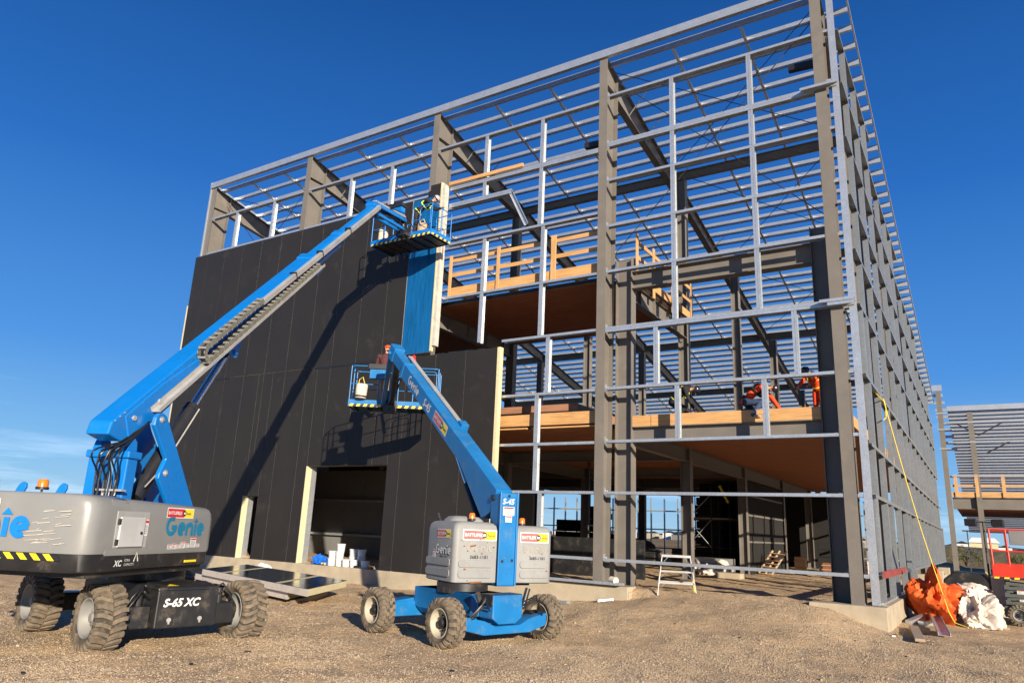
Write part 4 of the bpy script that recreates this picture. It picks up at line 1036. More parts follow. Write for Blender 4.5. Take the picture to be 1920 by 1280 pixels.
mb = MB(); f65.box(mb, 0.6, 0.95, rs-0.004, rs+0.008, 1.25, 1.285); obj('latch', mb, M['yellow'], sideh)
LO = rounded_rect(-1.30, -0.52, -1.445, 1.52, (0.02, 0.02, 0.12, 0.30))
lefth = sub('side_hood', lift, f65.P(0, -0.9, 1.2))
mb = MB(); shell(mb, f65, LO, [(1.18, 0.05), (1.20, 0.012), (1.40, 0.004)]); obj('skirt', mb, M['black'], lefth, smooth=45)
mb = MB(); shell(mb, f65, LO, [(1.405, 0.0), (1.95, -0.004), (2.12, 0.02), (2.19, 0.06), (2.2, 0.12)]); obj('cover', mb, M['hood_grey'], lefth, smooth=50)
# lifting eyes and beacons on the rear
for a in (-0.40, 0.24, -1.15):
    mb = MB(); P_ = [(-0.16, 2.0), (-0.02, 2.0), (0.12, 2.30), (0.11, 2.36), (0.05, 2.38), (0.0, 2.34)]
    mb.prism([(x_*1.0, z_) for x_, z_ in P_], f65.P(-1.60, a, 0), f65.R, (0,0,1), f65.F, -0.02, 0.02); obj('lifting_eye', mb, M['blue_new'], lift, bevel=0.008)
beacon(lift, f65.P(-1.5, -0.12, 2.28), 0.15, 0.075); beacon(lift, f65.P(-1.5, -0.92, 2.28), 0.15, 0.075)
# uprights carrying the boom
for s in (-1, 1):
    mb = MB(); r0, r1 = (0.30, 0.38) if s > 0 else (-0.38, -0.30)
    poly = ([(0.13, 3.46), (0.15, 3.60), (0.22, 3.68), (0.33, 3.70), (0.44, 3.66), (0.54, 3.55), (1.02, 2.98), (1.78, 2.05), (0.98, 2.05), (0.56, 2.50), (0.47, 2.60), (0.49, 2.70), (0.61, 2.94)] if s > 0 else [(0.60, 3.46), (0.64, 3.62), (0.78, 3.68), (1.0, 3.60), (1.08, 3.48), (1.40, 3.15), (2.1, 2.05), (1.4, 2.05), (1.0, 2.55), (0.85, 2.70), (0.86, 2.78), (0.80, 3.05)])
    mb.prism(poly, f65.o, f65.F, (0,0,1), f65.R, r0, r1); obj('boom_upright', mb, M['blue_new'], lift, bevel=0.015)
    mb = MB(); ra = r1 if s > 0 else r0
    for (f_, z_) in (((0.30, 3.58), (0.64, 2.70)) if s > 0 else ((0.82, 3.54), (0.98, 2.78))): mb.cyl(f65.P(f_, ra, z_), f65.P(f_, ra+s*0.012, z_), 0.055, 18); mb.cyl(f65.P(f_, ra+s*0.0121, z_), f65.P(f_, ra+s*0.03, z_), 0.03, 12)
    obj('pivot_pin', mb, M['alu'], lift, smooth=40)
    mb = MB(); f65.box(mb, -0.30, -0.04, 0.06 if s > 0 else -0.40, 0.30 if s > 0 else -0.18, 2.05, 2.90); f65.box(mb, -0.35, 0.0, 0.02 if s > 0 else -0.43, 0.34 if s > 0 else -0.15, 2.86, 2.98)
    mb.prism([(-0.32, 2.98), (-0.04, 2.98), (-0.06, 3.14), (-0.16, 3.22), (-0.27, 3.14)], f65.o, f65.F, (0,0,1), f65.R, 0.10 if s > 0 else -0.36, 0.26 if s > 0 else -0.22)
    obj('rear_post', mb, M['blue_new'], lift, bevel=0.02)
# boom sections
el = math.atan(0.81); BD = f65.F*math.cos(el)+Vector((0,0,math.sin(el))); BN = f65.F*(-math.sin(el))+Vector((0,0,math.cos(el))); BO = f65.P(0, 0, 3.98)
def boom_sec(name, s0, s1, hw, ntop, h, ch_=0.07, collar=True, matn='blue_new'):
    poly = [(-hw+ch_, ntop), (hw-ch_, ntop), (hw, ntop-ch_), (hw, ntop-h+ch_), (hw-ch_, ntop-h), (-hw+ch_, ntop-h), (-hw, ntop-h+ch_), (-hw, ntop-ch_)]
    mb = MB(); mb.prism(poly, BO, f65.R, BN, BD, s0, s1)
    if collar:
        g = 0.022; q = [(x*(1+g/hw), ntop+g+(y-ntop)*(1+2*g/h)) for x, y in poly]; mb.prism(q, BO, f65.R, BN, BD, s1-0.30, s1+0.004)
    return obj(name, mb, M[matn], lift, bevel=0.012)
mb = MB()
poly = [(0.02, 0.0), (7.85, 0.0), (7.85, -0.34), (2.6, -0.36), (1.4, -0.38), (0.5, -0.52), (-0.2, -0.52), (-0.86, -0.42), (-1.08, -0.14), (-0.90, -0.01)]
mb.prism(poly, BO, BD, BN, f65.R, -0.20, 0.20); mb.prism([(7.5, 0.022), (7.86, 0.022), (7.86, -0.36), (7.5, -0.36)], BO, BD, BN, f65.R, -0.222, 0.222)
mb.prism([(-0.62, -0.08), (0.5, -0.06), (1.9, -0.16), (1.5, -0.36), (0.5, -0.53), (-0.2, -0.53), (-0.7, -0.44)], BO, BD, BN, f65.R, -0.216, 0.216)
obj('boom', mb, M['blue_new'], lift, bevel=0.025)
boom_sec('boom_extension', 7.4, 10.2, 0.165, -0.02, 0.28, 0.05); boom_sec('boom_extension', 9.8, 13.55, 0.13, -0.035, 0.23, 0.04)
for s_, n_ in ((-0.45, -0.22), (0.28, -0.30)):
    mb = MB(); mb.cyl(BO+BD*s_+BN*n_+f65.R*0.217, BO+BD*s_+BN*n_+f65.R*0.24, 0.045, 16); obj('pivot_pin', mb, M['alu'], lift, smooth=40)
for s_ in (-0.85, -0.72, -0.6):
    mb = MB(); mb.cyl(BO+BD*s_+BN*(-0.03)+f65.R*0.20, BO+BD*s_+BN*(-0.03)+f65.R*0.212, 0.012, 8); obj('bolt', mb, M['alu'], lift)
mb = MB(); mb.frame_box(BO, BD, BN, f65.R, 0.7, 1.25, -0.26, -0.12, 0.2165, 0.222); obj('access_cover', mb, M['blue_new'], lift, bevel=0.02)
# hose carrier: lower tray, upper tray, chain loop
mb = MB(); mb.frame_box(BO, BD, BN, f65.R, 0.0, 7.9, -0.36, -0.27, 0.205, 0.217); mb.frame_box(BO, BD, BN, f65.R, 0.0, 7.9, -0.36, -0.348, 0.2175, 0.38); mb.frame_box(BO, BD, BN, f65.R, 0.0, 7.9, -0.3475, -0.29, 0.37, 0.38); obj('cable_tray', mb, M['alu'], lift, bevel=0.004)
mb = MB(); mb.prism([(4.05, -0.05), (4.5, 0.02), (13.4, -0.03), (13.4, -0.17), (4.3, -0.10)], BO, BD, BN, f65.R, 0.225, 0.315); obj('cable_tray', mb, M['alu'], lift, bevel=0.008)
for s_ in (6.2, 8.0, 10.3):
    mb = MB(); mb.frame_box(BO, BD, BN, f65.R, s_, s_+0.04, -0.19, 0.04, 0.15, 0.325); obj('tray_strap', mb, M['black_clean'], lift)
for s_ in (2.3, 4.2, 6.0):
    mb = MB(); mb.frame_box(BO, BD, BN, f65.R, s_, s_+0.03, -0.37, -0.26, 0.2, 0.32); obj('tray_strap', mb, M['black_clean'], lift)
mb = MB(); path = [(s_, 0.04) for s_ in np.arange(4.3, 1.85, -0.105)]; path += [(1.82-0.14*math.sin(t), -0.10+0.14*math.cos(t)) for t in np.linspace(0.2, math.pi-0.2, 6)]; path += [(s_, -0.24) for s_ in np.arange(1.85, 7.7, 0.105)]
for i in range(len(path)-1):
    (a, b), (c_, d_) = path[i], path[i+1]; p0 = BO+BD*a+BN*b; p1 = BO+BD*c_+BN*d_; e_ = (p1-p0)*0.06
    for r_ in (0.225, 0.36): mb.beam(p0+e_+f65.R*r_, p1-e_+f65.R*r_, 0.018, 0.10, f65.R.cross(p1-p0))
    if i % 2 == 0:
        mb.mat(1)
        for q_ in (-0.045, 0.045): mb.beam((p0+p1)/2+f65.R*0.22+(p1-p0).cross(f65.R).normalized()*q_, (p0+p1)/2+f65.R*0.37+(p1-p0).cross(f65.R).normalized()*q_, 0.035, 0.016, BD)
        mb.mat(0)
mb2 = obj('hose_carrier', mb, [M['chain'], M['alu']], lift)
mb = MB(); mb.tube([BO+BD*a+BN*b+f65.R*0.29 for a, b in path], 0.03, 6); obj('carrier_hose', mb, M['hose'], lift, smooth=50)
mb = MB(); mb.frame_box(BO, BD, BN, f65.R, 7.5, 7.95, -0.52, -0.365, 0.05, 0.26); obj('boom_bracket', mb, M['blue_new'], lift, bevel=0.02)
mb = MB(); mb.frame_box(BO, BD, BN, f65.R, 8.1, 9.9, -0.42, -0.31, -0.10, 0.12); obj('boom_bracket', mb, M['blue_new'], lift, bevel=0.02)
# lift cylinder
c0, c1, c2 = f65.P(0.45, 0, 2.25), f65.P(1.74, 0, 4.0), f65.P(2.74, 0, 5.38)
mb = MB(); mb.cyl(c0, c1, 0.135, 24); mb.cyl(c1-(c1-c0).normalized()*0.06, c1+(c1-c0).normalized()*0.05, 0.15, 24); obj('lift_cylinder', mb, M['black_clean'], lift, smooth=40)
mb = MB(); mb.cyl(c1, c2, 0.075, 20); obj('cylinder_rod', mb, M['chrome'], lift, smooth=40)
mb = MB(); mb.tube([c0+f65.R*0.17+Vector((0,0,.2)), c0.lerp(c1, .3)+f65.R*0.165, c1+f65.R*0.165], 0.015, 8); obj('hydraulic_hose', mb, M['alu'], lift)
mb = MB()
for sg in (-1, 1): mb.prism([(2.25, 5.42), (3.15, 6.15), (2.86, 5.28), (2.66, 5.26)], f65.o, f65.F, (0,0,1), f65.R, sg*0.14-0.02, sg*0.14+0.02)
mb.cyl(f65.P(2.74, -0.2, 5.38), f65.P(2.74, 0.2, 5.38), 0.05, 12); obj('boom_bracket', mb, M['blue_new'], lift, bevel=0.01)
# bundle of hoses at the pivot
def bez(P, n=16):
    out = []; k = len(P)-1
    for i in range(k):
        p0, p1, p2, p3 = Vector(P[max(i-1, 0)]), Vector(P[i]), Vector(P[i+1]), Vector(P[min(i+2, k)])
        for j in range(n//k+1):
            t = j/(n//k+1); out.append(0.5*((2*p1)+(p2-p0)*t+(2*p0-5*p1+4*p2-p3)*t*t+(3*p1-p0-3*p2+p3)*t**3))
    return out+[Vector(P[-1])]
rr_ = random.Random(11)
for i in range(8):
    q = rr_.random(); r_ = 0.02+0.055*i; mb = MB()
    mb.tube(bez([f65.P(-0.40-0.08*q, r_*0.8-0.1, 2.1), f65.P(-0.44-0.1*q, r_-0.1, 2.55), f65.P(-0.52-0.28*math.sin(i*1.7)**2, r_-0.05+0.1*(q-.5), 2.85+0.1*q), f65.P(-0.30, 0.14+0.02*i, 3.08+0.1*q), f65.P(-0.05, 0.245, 3.30+0.07*q), f65.P(0.12+0.05*q, 0.255, 3.52)], 30), 0.015, 7)
    obj('hydraulic_hose', mb, M['hose'], lift, smooth=50)
for r_ in (0.06, 0.16, 0.26):
    mb = MB(); mb.cyl(f65.P(-0.44, r_, 2.26), f65.P(-0.44, r_, 2.50), 0.02, 8); obj('hose_fitting', mb, M['alu'], lift)
mb = MB(); f65.box(mb, -0.47, -0.36, -0.05, 0.40, 2.33, 2.36); obj('hose_clamp', mb, M['alu'], lift)
# jib and platform
J0 = BO+BD*13.45+BN*(-0.16); BC = Vector((-17.2, 18.72, 12.25)); J1 = Vector((-16.9, 18.45, 12.62))
mb = MB(); mb.frame_box(J0, BD, BN, f65.R, -0.22, 0.18, -0.14, 0.22, -0.17, 0.17); mb.cyl(J0+f65.R*0.21+BN*0.05, J0-f65.R*0.21+BN*0.05, 0.09, 16); obj('boom_head', mb, M['blue_new'], lift, bevel=0.03)
jd = (J1-J0).normalized(); js = jd.cross(Vector((0,0,1))).normalized()
mb = MB()
for s in (-0.13, 0.13): mb.beam(J0+js*s+Vector((0,0,.16)), J1+js*s+Vector((0,0,.16)), 0.07, 0.13); mb.beam(J0+js*s-Vector((0,0,.16)), J1+js*s-Vector((0,0,.2)), 0.07, 0.10)
obj('jib', mb, M['blue_new'], lift, bevel=0.01)
mb = MB(); mb.beam(J0+Vector((0,0,.26))+js*0.05, J1+Vector((0,0,.3))+js*0.05, 0.16, 0.07); obj('cable_tray', mb, M['alu'], lift, bevel=0.01)
mb = MB(); mb.cyl(J0+jd*0.3-Vector((0,0,.1)), J0.lerp(J1, .6)+Vector((0,0,.05)), 0.06, 14); obj('jib_cylinder', mb, M['black_clean'], lift, smooth=40)
mb = MB(); mb.cyl(J1+Vector((0, 0.05, -0.35)), J1+Vector((0, 0.05, 0.4)), 0.11, 18); mb.box(J1.x-0.22, J1.x+0.22, J1.y-0.06, J1.y+0.24, J1.z-0.42, J1.z-0.2); obj('platform_rotator', mb, M['black_clean'], lift, smooth=40)
rr_ = random.Random(5)
for i in range(7):
    mb = MB(); o_ = Vector((rr_.random()*.3-.15, rr_.random()*.1, rr_.random()*.2-.1)); mb.tube([J0.lerp(J1, .4)+o_+Vector((0,0,.2)), J0.lerp(J1, .75)+o_*2+Vector((0,0,.15)), J1+o_*2+Vector((0.1,-.15,-.1)), J1+o_*2.5+Vector((0.05,0,-.35))], 0.018, 6)
    obj('hydraulic_hose', mb, M['hose'], lift, smooth=50)
basket(lift, BC, (1,0,0), (0,1,0), 2.88, 1.15, 12.25, 'blue_new', 1.12, (-0.80, 0.55), (-0.85, 0.05))

# ------------------------------------------------------------------ the smaller boom lift
h45 = R(153); F45 = Vector((math.cos(h45), math.sin(h45), 0)); R45 = Vector((F45.y, -F45.x, 0))
RL = Vector((-8.55, 11.55, 0)); lift2 = thing('boom_lift', 'smaller weathered boom lift with chalky rust-spotted grey hoods and faded blue boom', 'boom lift', (-8.72, 12.12, 0), 'boom lifts')
t45 = Frame(RL.x, RL.y, F45)         # r from the rear left corner of the turntable
c45 = Frame(-8.72, 12.12, (0.965, -0.262)); b45 = M['blue_old']
for (f, r, out) in ((1.07, 1.2, 1), (1.07, -1.2, -1), (-1.07, 1.2, 1), (-1.07, -1.2, -1)):
    wheel(lift2, c45.P(f, r, 0.41), c45.R*out, 0.415, 0.34, M['rim_old'], 0.028, 20, style=1, rim_depth=0.09)
mb = MB(); c45.box(mb, -1.0, 0.95, -0.42, 0.42, 0.46, 0.84); mb.prism([(-0.42, 0.84), (0.42, 0.84), (0.42, 0.46), (0.30, 0.34), (-0.30, 0.34), (-0.42, 0.46)], c45.o, c45.R, (0,0,1), c45.F, -0.9, 0.8); obj('chassis', mb, b45, lift2, bevel=0.02)
mb = MB(); mb.prism([(-0.36, 0.86), (0.36, 0.86), (0.36, 0.46), (0.20, 0.36), (-0.20, 0.36), (-0.36, 0.46)], c45.o, c45.R, (0,0,1), c45.F, 0.96, 1.34); obj('front_box', mb, b45, lift2, bevel=0.02)
mb = MB(); c45.box(mb, 0.98, 1.33, -0.37, 0.37, 0.66, 0.87); obj('front_box_cover', mb, M['black'], lift2, bevel=0.02)
mb = MB()
mb.prism([(-0.98, 0.52), (-0.98, 0.30), (-0.55, 0.20), (0.55, 0.20), (0.98, 0.30), (0.98, 0.52), (0.55, 0.44), (0.3, 0.34), (-0.3, 0.34), (-0.55, 0.44)], c45.o, c45.R, (0,0,1), c45.F, 1.02, 1.36)
obj('axle', mb, b45, lift2, bevel=0.015)
mb = MB(); c45.box(mb, -1.3, -0.95, -0.95, 0.95, 0.28, 0.56)
mb.prism([(-0.95, 0.56), (-0.95, 0.3), (-0.42, 0.3), (-0.42, 0.62)], c45.o, c45.R, (0,0,1), c45.F, -1.28, -0.98); mb.prism([(0.95, 0.3), (0.95, 0.56), (0.42, 0.62), (0.42, 0.3)], c45.o, c45.R, (0,0,1), c45.F, -1.28, -0.98); obj('axle', mb, b45, lift2, bevel=0.015)
t_ = text_mb('S-45', 0.17, c45.P(1.332, 0.14, 0.70), -c45.R, (0,0,1), 0.003, 0.2, 0.005); obj('model_lettering', t_, M['white'], lift2)
for s in (-1, 1):
    mb = MB(); mb.cyl(c45.P(1.2, s*0.5, 0.62), c45.P(1.2, s*0.62, 0.95 if s < 0 else 0.9), 0.05, 12); mb.cyl(c45.P(1.07, s*0.75, 0.41), c45.P(1.07, s*1.05, 0.41), 0.14, 18); obj('steering_cylinder', mb, M['black'], lift2, smooth=45)
    for k in range(3): mb = MB(); mb.tube([c45.P(1.3, s*0.40, 0.6+0.06*k), c45.P(1.42, s*0.62, 0.78+0.03*k), c45.P(1.40, s*0.82, 0.60-0.05*k), c45.P(1.25, s*0.95, 0.42)], 0.014, 6); obj('hydraulic_hose', mb, M['hose'], lift2, smooth=45)
mb = MB(); mb.cyl((-8.72, 12.12, 0.80), (-8.72, 12.12, 0.98), 0.50, 36); t45.box(mb, 0.3, 1.2, 0.35, 1.9, 0.93, 0.985); obj('turntable', mb, M['black'], lift2, smooth=40)
ZB = 0.985
def hood45(name, r0, r1, f0, f1, z1, rad):
    O_ = rounded_rect(r0, r1, f0, f1, rad); h_ = sub(name, lift2, t45.P((f0+f1)/2, (r0+r1)/2, ZB)); mb = MB()
    shell(mb, t45, O_, [(ZB, 0.03), (ZB+0.02, 0.0), (z1-0.16, 0.0), (z1-0.07, 0.02), (z1-0.02, 0.07), (z1, 0.15)]); obj('cover', mb, M['hood_old'], h_, smooth=50); return h_
hl = hood45('side_hood', 0.0, 0.94, 0.0, 1.32, 2.13, (0.10, 0.03, 0.05, 0.16)); hr = hood45('side_hood', 1.40, 2.28, 0.02, 1.32, 2.10, (0.03, 0.16, 0.16, 0.05))
mb = MB(); O_ = rounded_rect(0.12, 0.90, 0.35, 1.0, (0.2,)*4); shell(mb, t45, O_, [(2.08, 0.0), (2.16, 0.03), (2.22, 0.1), (2.235, 0.2)]); obj('hood_bulge', mb, M['hood_old'], hl, smooth=50)
fr_ = -0.004
def ribbed(parent, o, u, v, w, h, n):
    o, u, v = Vector(o), Vector(u), Vector(v); nrm = u.cross(v); mb = MB()
    for k in range(n):
        y_ = h*k/n; mb.prism(rounded_rect(0, w, y_, y_+h/n*0.72, (h/n*0.3,)*4, 4), o, u, v, nrm, 0.0, 0.018)
    obj('stiffening_rib', mb, M['hood_old'], parent, bevel=0.008)
ribbed(hl, t45.P(fr_, 0.10, ZB+0.10), t45.R, (0,0,1), 0.74, 0.38, 2); ribbed(hr, t45.P(fr_+0.02, 1.48, ZB+0.10), t45.R, (0,0,1), 0.66, 0.38, 2)
ribbed(hl, t45.P(1.22, fr_, ZB+0.10), -t45.F, (0,0,1), 1.08, 0.40, 2)
decal(hl, t45.P(fr_, 0.17, 1.78), t45.R, (0,0,1), 0.74, 0.20, faded=True); decal(hr, t45.P(fr_+0.02, 1.47, 1.77), t45.R, (0,0,1), 0.68, 0.20, faded=True); decal(hl, t45.P(0.78, fr_, 1.80), -t45.F, (0,0,1), 0.62, 0.17, faded=True)
ghost = paint('raised ghost lettering', (0.29, 0.28, 0.245), 0.55, 0, 0.12, 12, (0.50, 0.33, 0.18), 0.25, 20)
obj('logo_lettering', logo_mb(0.108, t45.P(fr_, 0.26, 1.57), t45.R, (0,0,1), 0.006, 0.2), ghost, hl)
obj('logo_lettering', logo_mb(0.10, t45.P(fr_+0.02, 1.55, 1.57), t45.R, (0,0,1), 0.006, 0.2), ghost, hr)
sh_ = logo_mb(0.125, t45.P(0.80, fr_, 1.50), -t45.F, (0,0,1), 0.006, 0.26); obj('logo_lettering', sh_, M['white'], hl); obj('logo_lettering', logo_mb(0.125, t45.P(0.81, fr_, 1.49), -t45.F, (0,0,1), 0.003, 0.30), M['black_clean'], hl)
for (h_, o_, u_, s_) in ((hl, t45.P(fr_, 0.34, 1.44), t45.R, 0.085), (hr, t45.P(fr_+0.02, 1.70, 1.44), t45.R, 0.08), (hl, t45.P(0.62, fr_, 1.42), -t45.F, 0.07)):
    obj('fleet_number', text_mb('3683-1101', s_, o_, u_, (0,0,1), 0.003, 0, 0.002, 1.1), M['black_clean'], h_)
label_plate(hl, t45.P(0.95, fr_, 1.42), -t45.F, (0,0,1), 0.16, 0.15, 3)
def rust_spots(parent, o, u, w, h, n, seed, f=0.004):
    rr = random.Random(seed); mb = MB(); o, u = Vector(o), Vector(u); nrm = u.cross(Vector((0,0,1)))
    for i in range(n):
        cx_, cz_ = rr.random()*w, rr.random()**1.3*h; L = 0.006+0.022*rr.random()**4; k = 7
        mb.add([o+u*(cx_+L*(0.6+0.8*rr.random())*math.cos(6.28*j/k))+Vector((0,0,cz_+L*0.6*(0.6+0.8*rr.random())*math.sin(6.28*j/k)))+nrm*(f+0.0003*i) for j in range(k)], [tuple(range(k))])
    obj('rust_spots', mb, M['rust'], parent)
rust_spots(hl, t45.P(fr_, 0.08, 1.03), t45.R, 0.8, 0.9, 30, 1); rust_spots(hr, t45.P(fr_+0.02, 1.46, 1.03), t45.R, 0.72, 0.9, 22, 2); rust_spots(hl, t45.P(1.2, fr_, 1.03), -t45.F, 1.1, 1.0, 14, 3)
mb = MB(); mb.beam(t45.P(-0.012, 0.34, 1.665), t45.P(-0.012, 0.46, 1.69), 0.012, 0.025); mb.beam(t45.P(-0.012, 0.36, 1.0), t45.P(-0.012, 0.62, 1.01), 0.01, 0.03); obj('rust_streak', mb, M['rust'], hl)
beacon(lift2, t45.P(0.30, 0.50, 2.15), 0.15, 0.065); beacon(lift2, t45.P(0.22, 1.62, 2.10), 0.15, 0.065)
mb = MB(); t45.box(mb, 1.0, 1.14, 0.30, 0.5, 2.10, 2.18); mb.cyl(t45.P(1.1, 0.2, 2.12), t45.P(1.15, 0.15, 2.28), 0.03, 8); obj('exhaust', mb, M['black'], hl)
# tower
mb = MB(); t45.box(mb, 0.02, 0.40, 0.97, 1.37, 0.93, 2.70); t45.box(mb, -0.03, 0.0195, 0.955, 0.985, 0.95, 2.74); t45.box(mb, -0.03, 0.0195, 1.345, 1.385, 0.95, 2.74); t45.box(mb, -0.005, 0.02, 0.986, 1.344, 0.95, 2.72)
obj('tower', mb, b45, lift2, bevel=0.008)
t_ = text_mb('S-45', 0.15, t45.P(-0.008, 1.01, 2.50), t45.R, (0,0,1), 0.003, 0.2, 0.004); obj('model_lettering', t_, M['white'], lift2)
label_plate(lift2, t45.P(-0.008, 1.03, 2.28), t45.R, (0,0,1), 0.26, 0.17, 8); label_plate(lift2, t45.P(-0.008, 1.09, 2.15), t45.R, (0,0,1), 0.15, 0.12, 9)
for (r_, z_) in ((1.16, 2.66), (1.06, 1.40), (1.28, 1.42)):
    mb = MB(); mb.cyl(t45.P(-0.012, r_, z_), t45.P(-0.0055, r_, z_), 0.03, 12); obj('bolt_hole', mb, M['black_clean'], lift2)
rust_spots(lift2, t45.P(-0.006, 1.02, 1.1), t45.R, 0.28, 1.2, 8, 6)
# boom
T0 = t45.P(0.30, 1.17, 2.62); TIP = Vector((-14.62, 15.98, 7.20)); D2 = (TIP-T0).normalized(); S2 = D2.cross(Vector((0,0,1))).normalized(); N2 = S2.cross(D2); L2 = (TIP-T0).length
# S2 points to the right of the boom
mb = MB(); mb.prism([(0.0, 0.18), (L2*0.80, 0.18), (L2*0.80, -0.22), (1.9, -0.24), (0.75, -0.50), (0.2, -0.62), (-0.05, -0.30)], T0, D2, N2, S2, -0.19, 0.19); mb.prism([(L2*0.80-0.15, 0.20), (L2*0.80, 0.20), (L2*0.80, -0.24), (L2*0.80-0.15, -0.24)], T0, D2, N2, S2, -0.21, 0.21)
obj('boom', mb, b45, lift2, bevel=0.015)
mb = MB(); mb.prism([(L2*0.75, 0.13), (L2*0.94, 0.13), (L2*0.94, -0.19), (L2*0.75, -0.19)], T0, D2, N2, S2, -0.145, 0.145); obj('boom_extension', mb, b45, lift2, bevel=0.015)
mb = MB(); mb.frame_box(T0, D2, N2, S2, L2*0.915, L2*0.97, -0.22, 0.21, -0.17, 0.17); obj('boom_head', mb, b45, lift2, bevel=0.03)
mb = MB(); mb.frame_box(T0, D2, N2, S2, L2*0.36, L2*0.86, 0.185, 0.23, 0.10, 0.22); mb.frame_box(T0, D2, N2, S2, L2*0.36, L2*0.86, -0.02, 0.184, 0.195, 0.24); obj('cable_tray', mb, M['alu'], lift2, bevel=0.01)
mb = MB(); mb.frame_box(T0, D2, N2, S2, L2*0.335, L2*0.365, -0.05, 0.26, 0.10, 0.30); obj('tray_end', mb, b45, lift2, bevel=0.01)
lo_ = T0+D2*(L2*0.735)+N2*(-0.02)-S2*0.192
def along(o, d): return o
t_ = text_mb('S-45', 0.30, T0+D2*(L2*0.555)+N2*(-0.14)-S2*0.192, -D2, N2, 0.002, 0.2, 0.008); obj('model_lettering', t_, M['white'], lift2)
obj('logo_lettering', logo_mb(0.17, T0+D2*(L2*0.715)+N2*(-0.13)-S2*0.192, -D2, N2, 0.003, 0.28), M['white'], lift2)
decal(lift2, T0+D2*(L2*0.455)+N2*(-0.15)-S2*0.192, -D2, N2, 0.95, 0.27, faded=True)
# tower to boom cylinder
mb = MB(); a_ = t45.P(0.75, 1.17, 1.6); b_ = T0+D2*2.6+N2*(-0.30); mb.cyl(a_, a_.lerp(b_, .62), 0.075, 18); obj('lift_cylinder', mb, M['black_clean'], lift2, smooth=40)
mb = MB(); mb.cyl(a_.lerp(b_, .62), b_, 0.042, 14); obj('cylinder_rod', mb, M['chrome'], lift2, smooth=40)
mb = MB(); mb.cyl(t45.P(0.30, 0.94, 2.62), t45.P(0.30, 1.41, 2.62), 0.06, 14); mb.cyl(t45.P(0.30, 0.955, 2.1), t45.P(0.30, 1.395, 2.1), 0.05, 14); obj('pivot_pin', mb, M['black'], lift2, smooth=40)
# platform
kk = 0.985
def sc(p): p = Vector(p); c_ = Vector((0,0,2)); return c_+(p-c_)*kk
PX = Vector((0.835, 0.55, 0)).normalized(); PY_ = Vector((-PX.y, PX.x, 0)); PA = sc((-17.08, 16.84, 5.76)); PW = 2.86*kk; PC = PA+PX*(PW/2)
basket(lift2, PC, PX, PY_, PW, 0.95, PA.z, 'blue_old', 1.25, (-0.50, 0.62), (-0.80, -0.28), -0.24)
JB = PC+PX*(-0.10)+Vector((0,0,0.1))-PY_*0.16
mb = MB(); hd = T0+D2*(L2*0.945); lowp = JB+Vector((0,0,-0.12))
mb.beam(hd-S2*0.16, lowp-PX*0.18, 0.10, 0.14, S2); mb.beam(hd+S2*0.05, lowp+PX*0.02, 0.10, 0.12, S2); obj('jib', mb, b45, lift2, bevel=0.01)
mb = MB(); mb.cyl(hd+Vector((0.02, 0.1, -0.1)), lowp+PX*0.10, 0.075, 14); obj('leveling_cylinder', mb, M['black'], lift2, smooth=45)
mb = MB(); mb.cyl(lowp-Vector((0,0,0.15)), lowp+Vector((0,0,0.45)), 0.12, 18); mb.frame_box(lowp, PX, PY_, (0,0,1), -0.15, 0.25, -0.1, 0.2, -0.25, 0.1)
obj('platform_rotator', mb, M['black'], lift2, smooth=45)
for i in range(6):
    mb = MB(); mb.tube([hd+S2*(0.05*i-.1), hd.lerp(lowp, .4)+PX*(0.08+0.05*i), hd.lerp(lowp, .8)+PX*(0.12+0.05*math.sin(i*2)), lowp+PX*(0.05*i-.1)-Vector((0,0,.1))], 0.017, 6); obj('hydraulic_hose', mb, M['hose'], lift2, smooth=45)
# ------------------------------------------------------------------ people
def capsule(mb, a, b, ra, rb, n=12):
    a, b = Vector(a), Vector(b); d = (b-a); L = d.length; d.normalize(); P = []; R_ = []
    for k in range(4): t = math.pi/2*k/4; P.append(a-d*ra*math.cos(t)); R_.append(max(0.002, ra*math.sin(t)))
    for k in range(5): t = math.pi/2*k/4; P.append(b+d*rb*math.sin(t)); R_.append(max(0.002, rb*math.cos(t)))
    P.insert(4, a); R_.insert(4, ra); mb.tube(P, R_, n)
def fuse(mb, vox=0.016, smooth=6):
    """closed overlapping limbs melted into one continuous surface"""
    me = bpy.data.meshes.new('s'); me.from_pydata(mb.v, [], mb.f); bm = bmesh.new(); bm.from_mesh(me); bmesh.ops.recalc_face_normals(bm, faces=bm.faces); bm.to_mesh(me); bm.free()
    o = bpy.data.objects.new('s', me); COL.objects.link(o); md = o.modifiers.new('r', 'REMESH'); md.mode = 'VOXEL'; md.voxel_size = vox
    sm = o.modifiers.new('sm', 'SMOOTH'); sm.iterations = smooth; sm.factor = 0.5
    dg = bpy.context.evaluated_depsgraph_get(); dg.update(); m2 = bpy.data.meshes.new_from_object(o.evaluated_get(dg)); out = MB()
    out.add([tuple(v.co) for v in m2.vertices], [tuple(p.vertices) for p in m2.polygons]); bpy.data.objects.remove(o); bpy.data.meshes.remove(me); bpy.data.meshes.remove(m2); return out

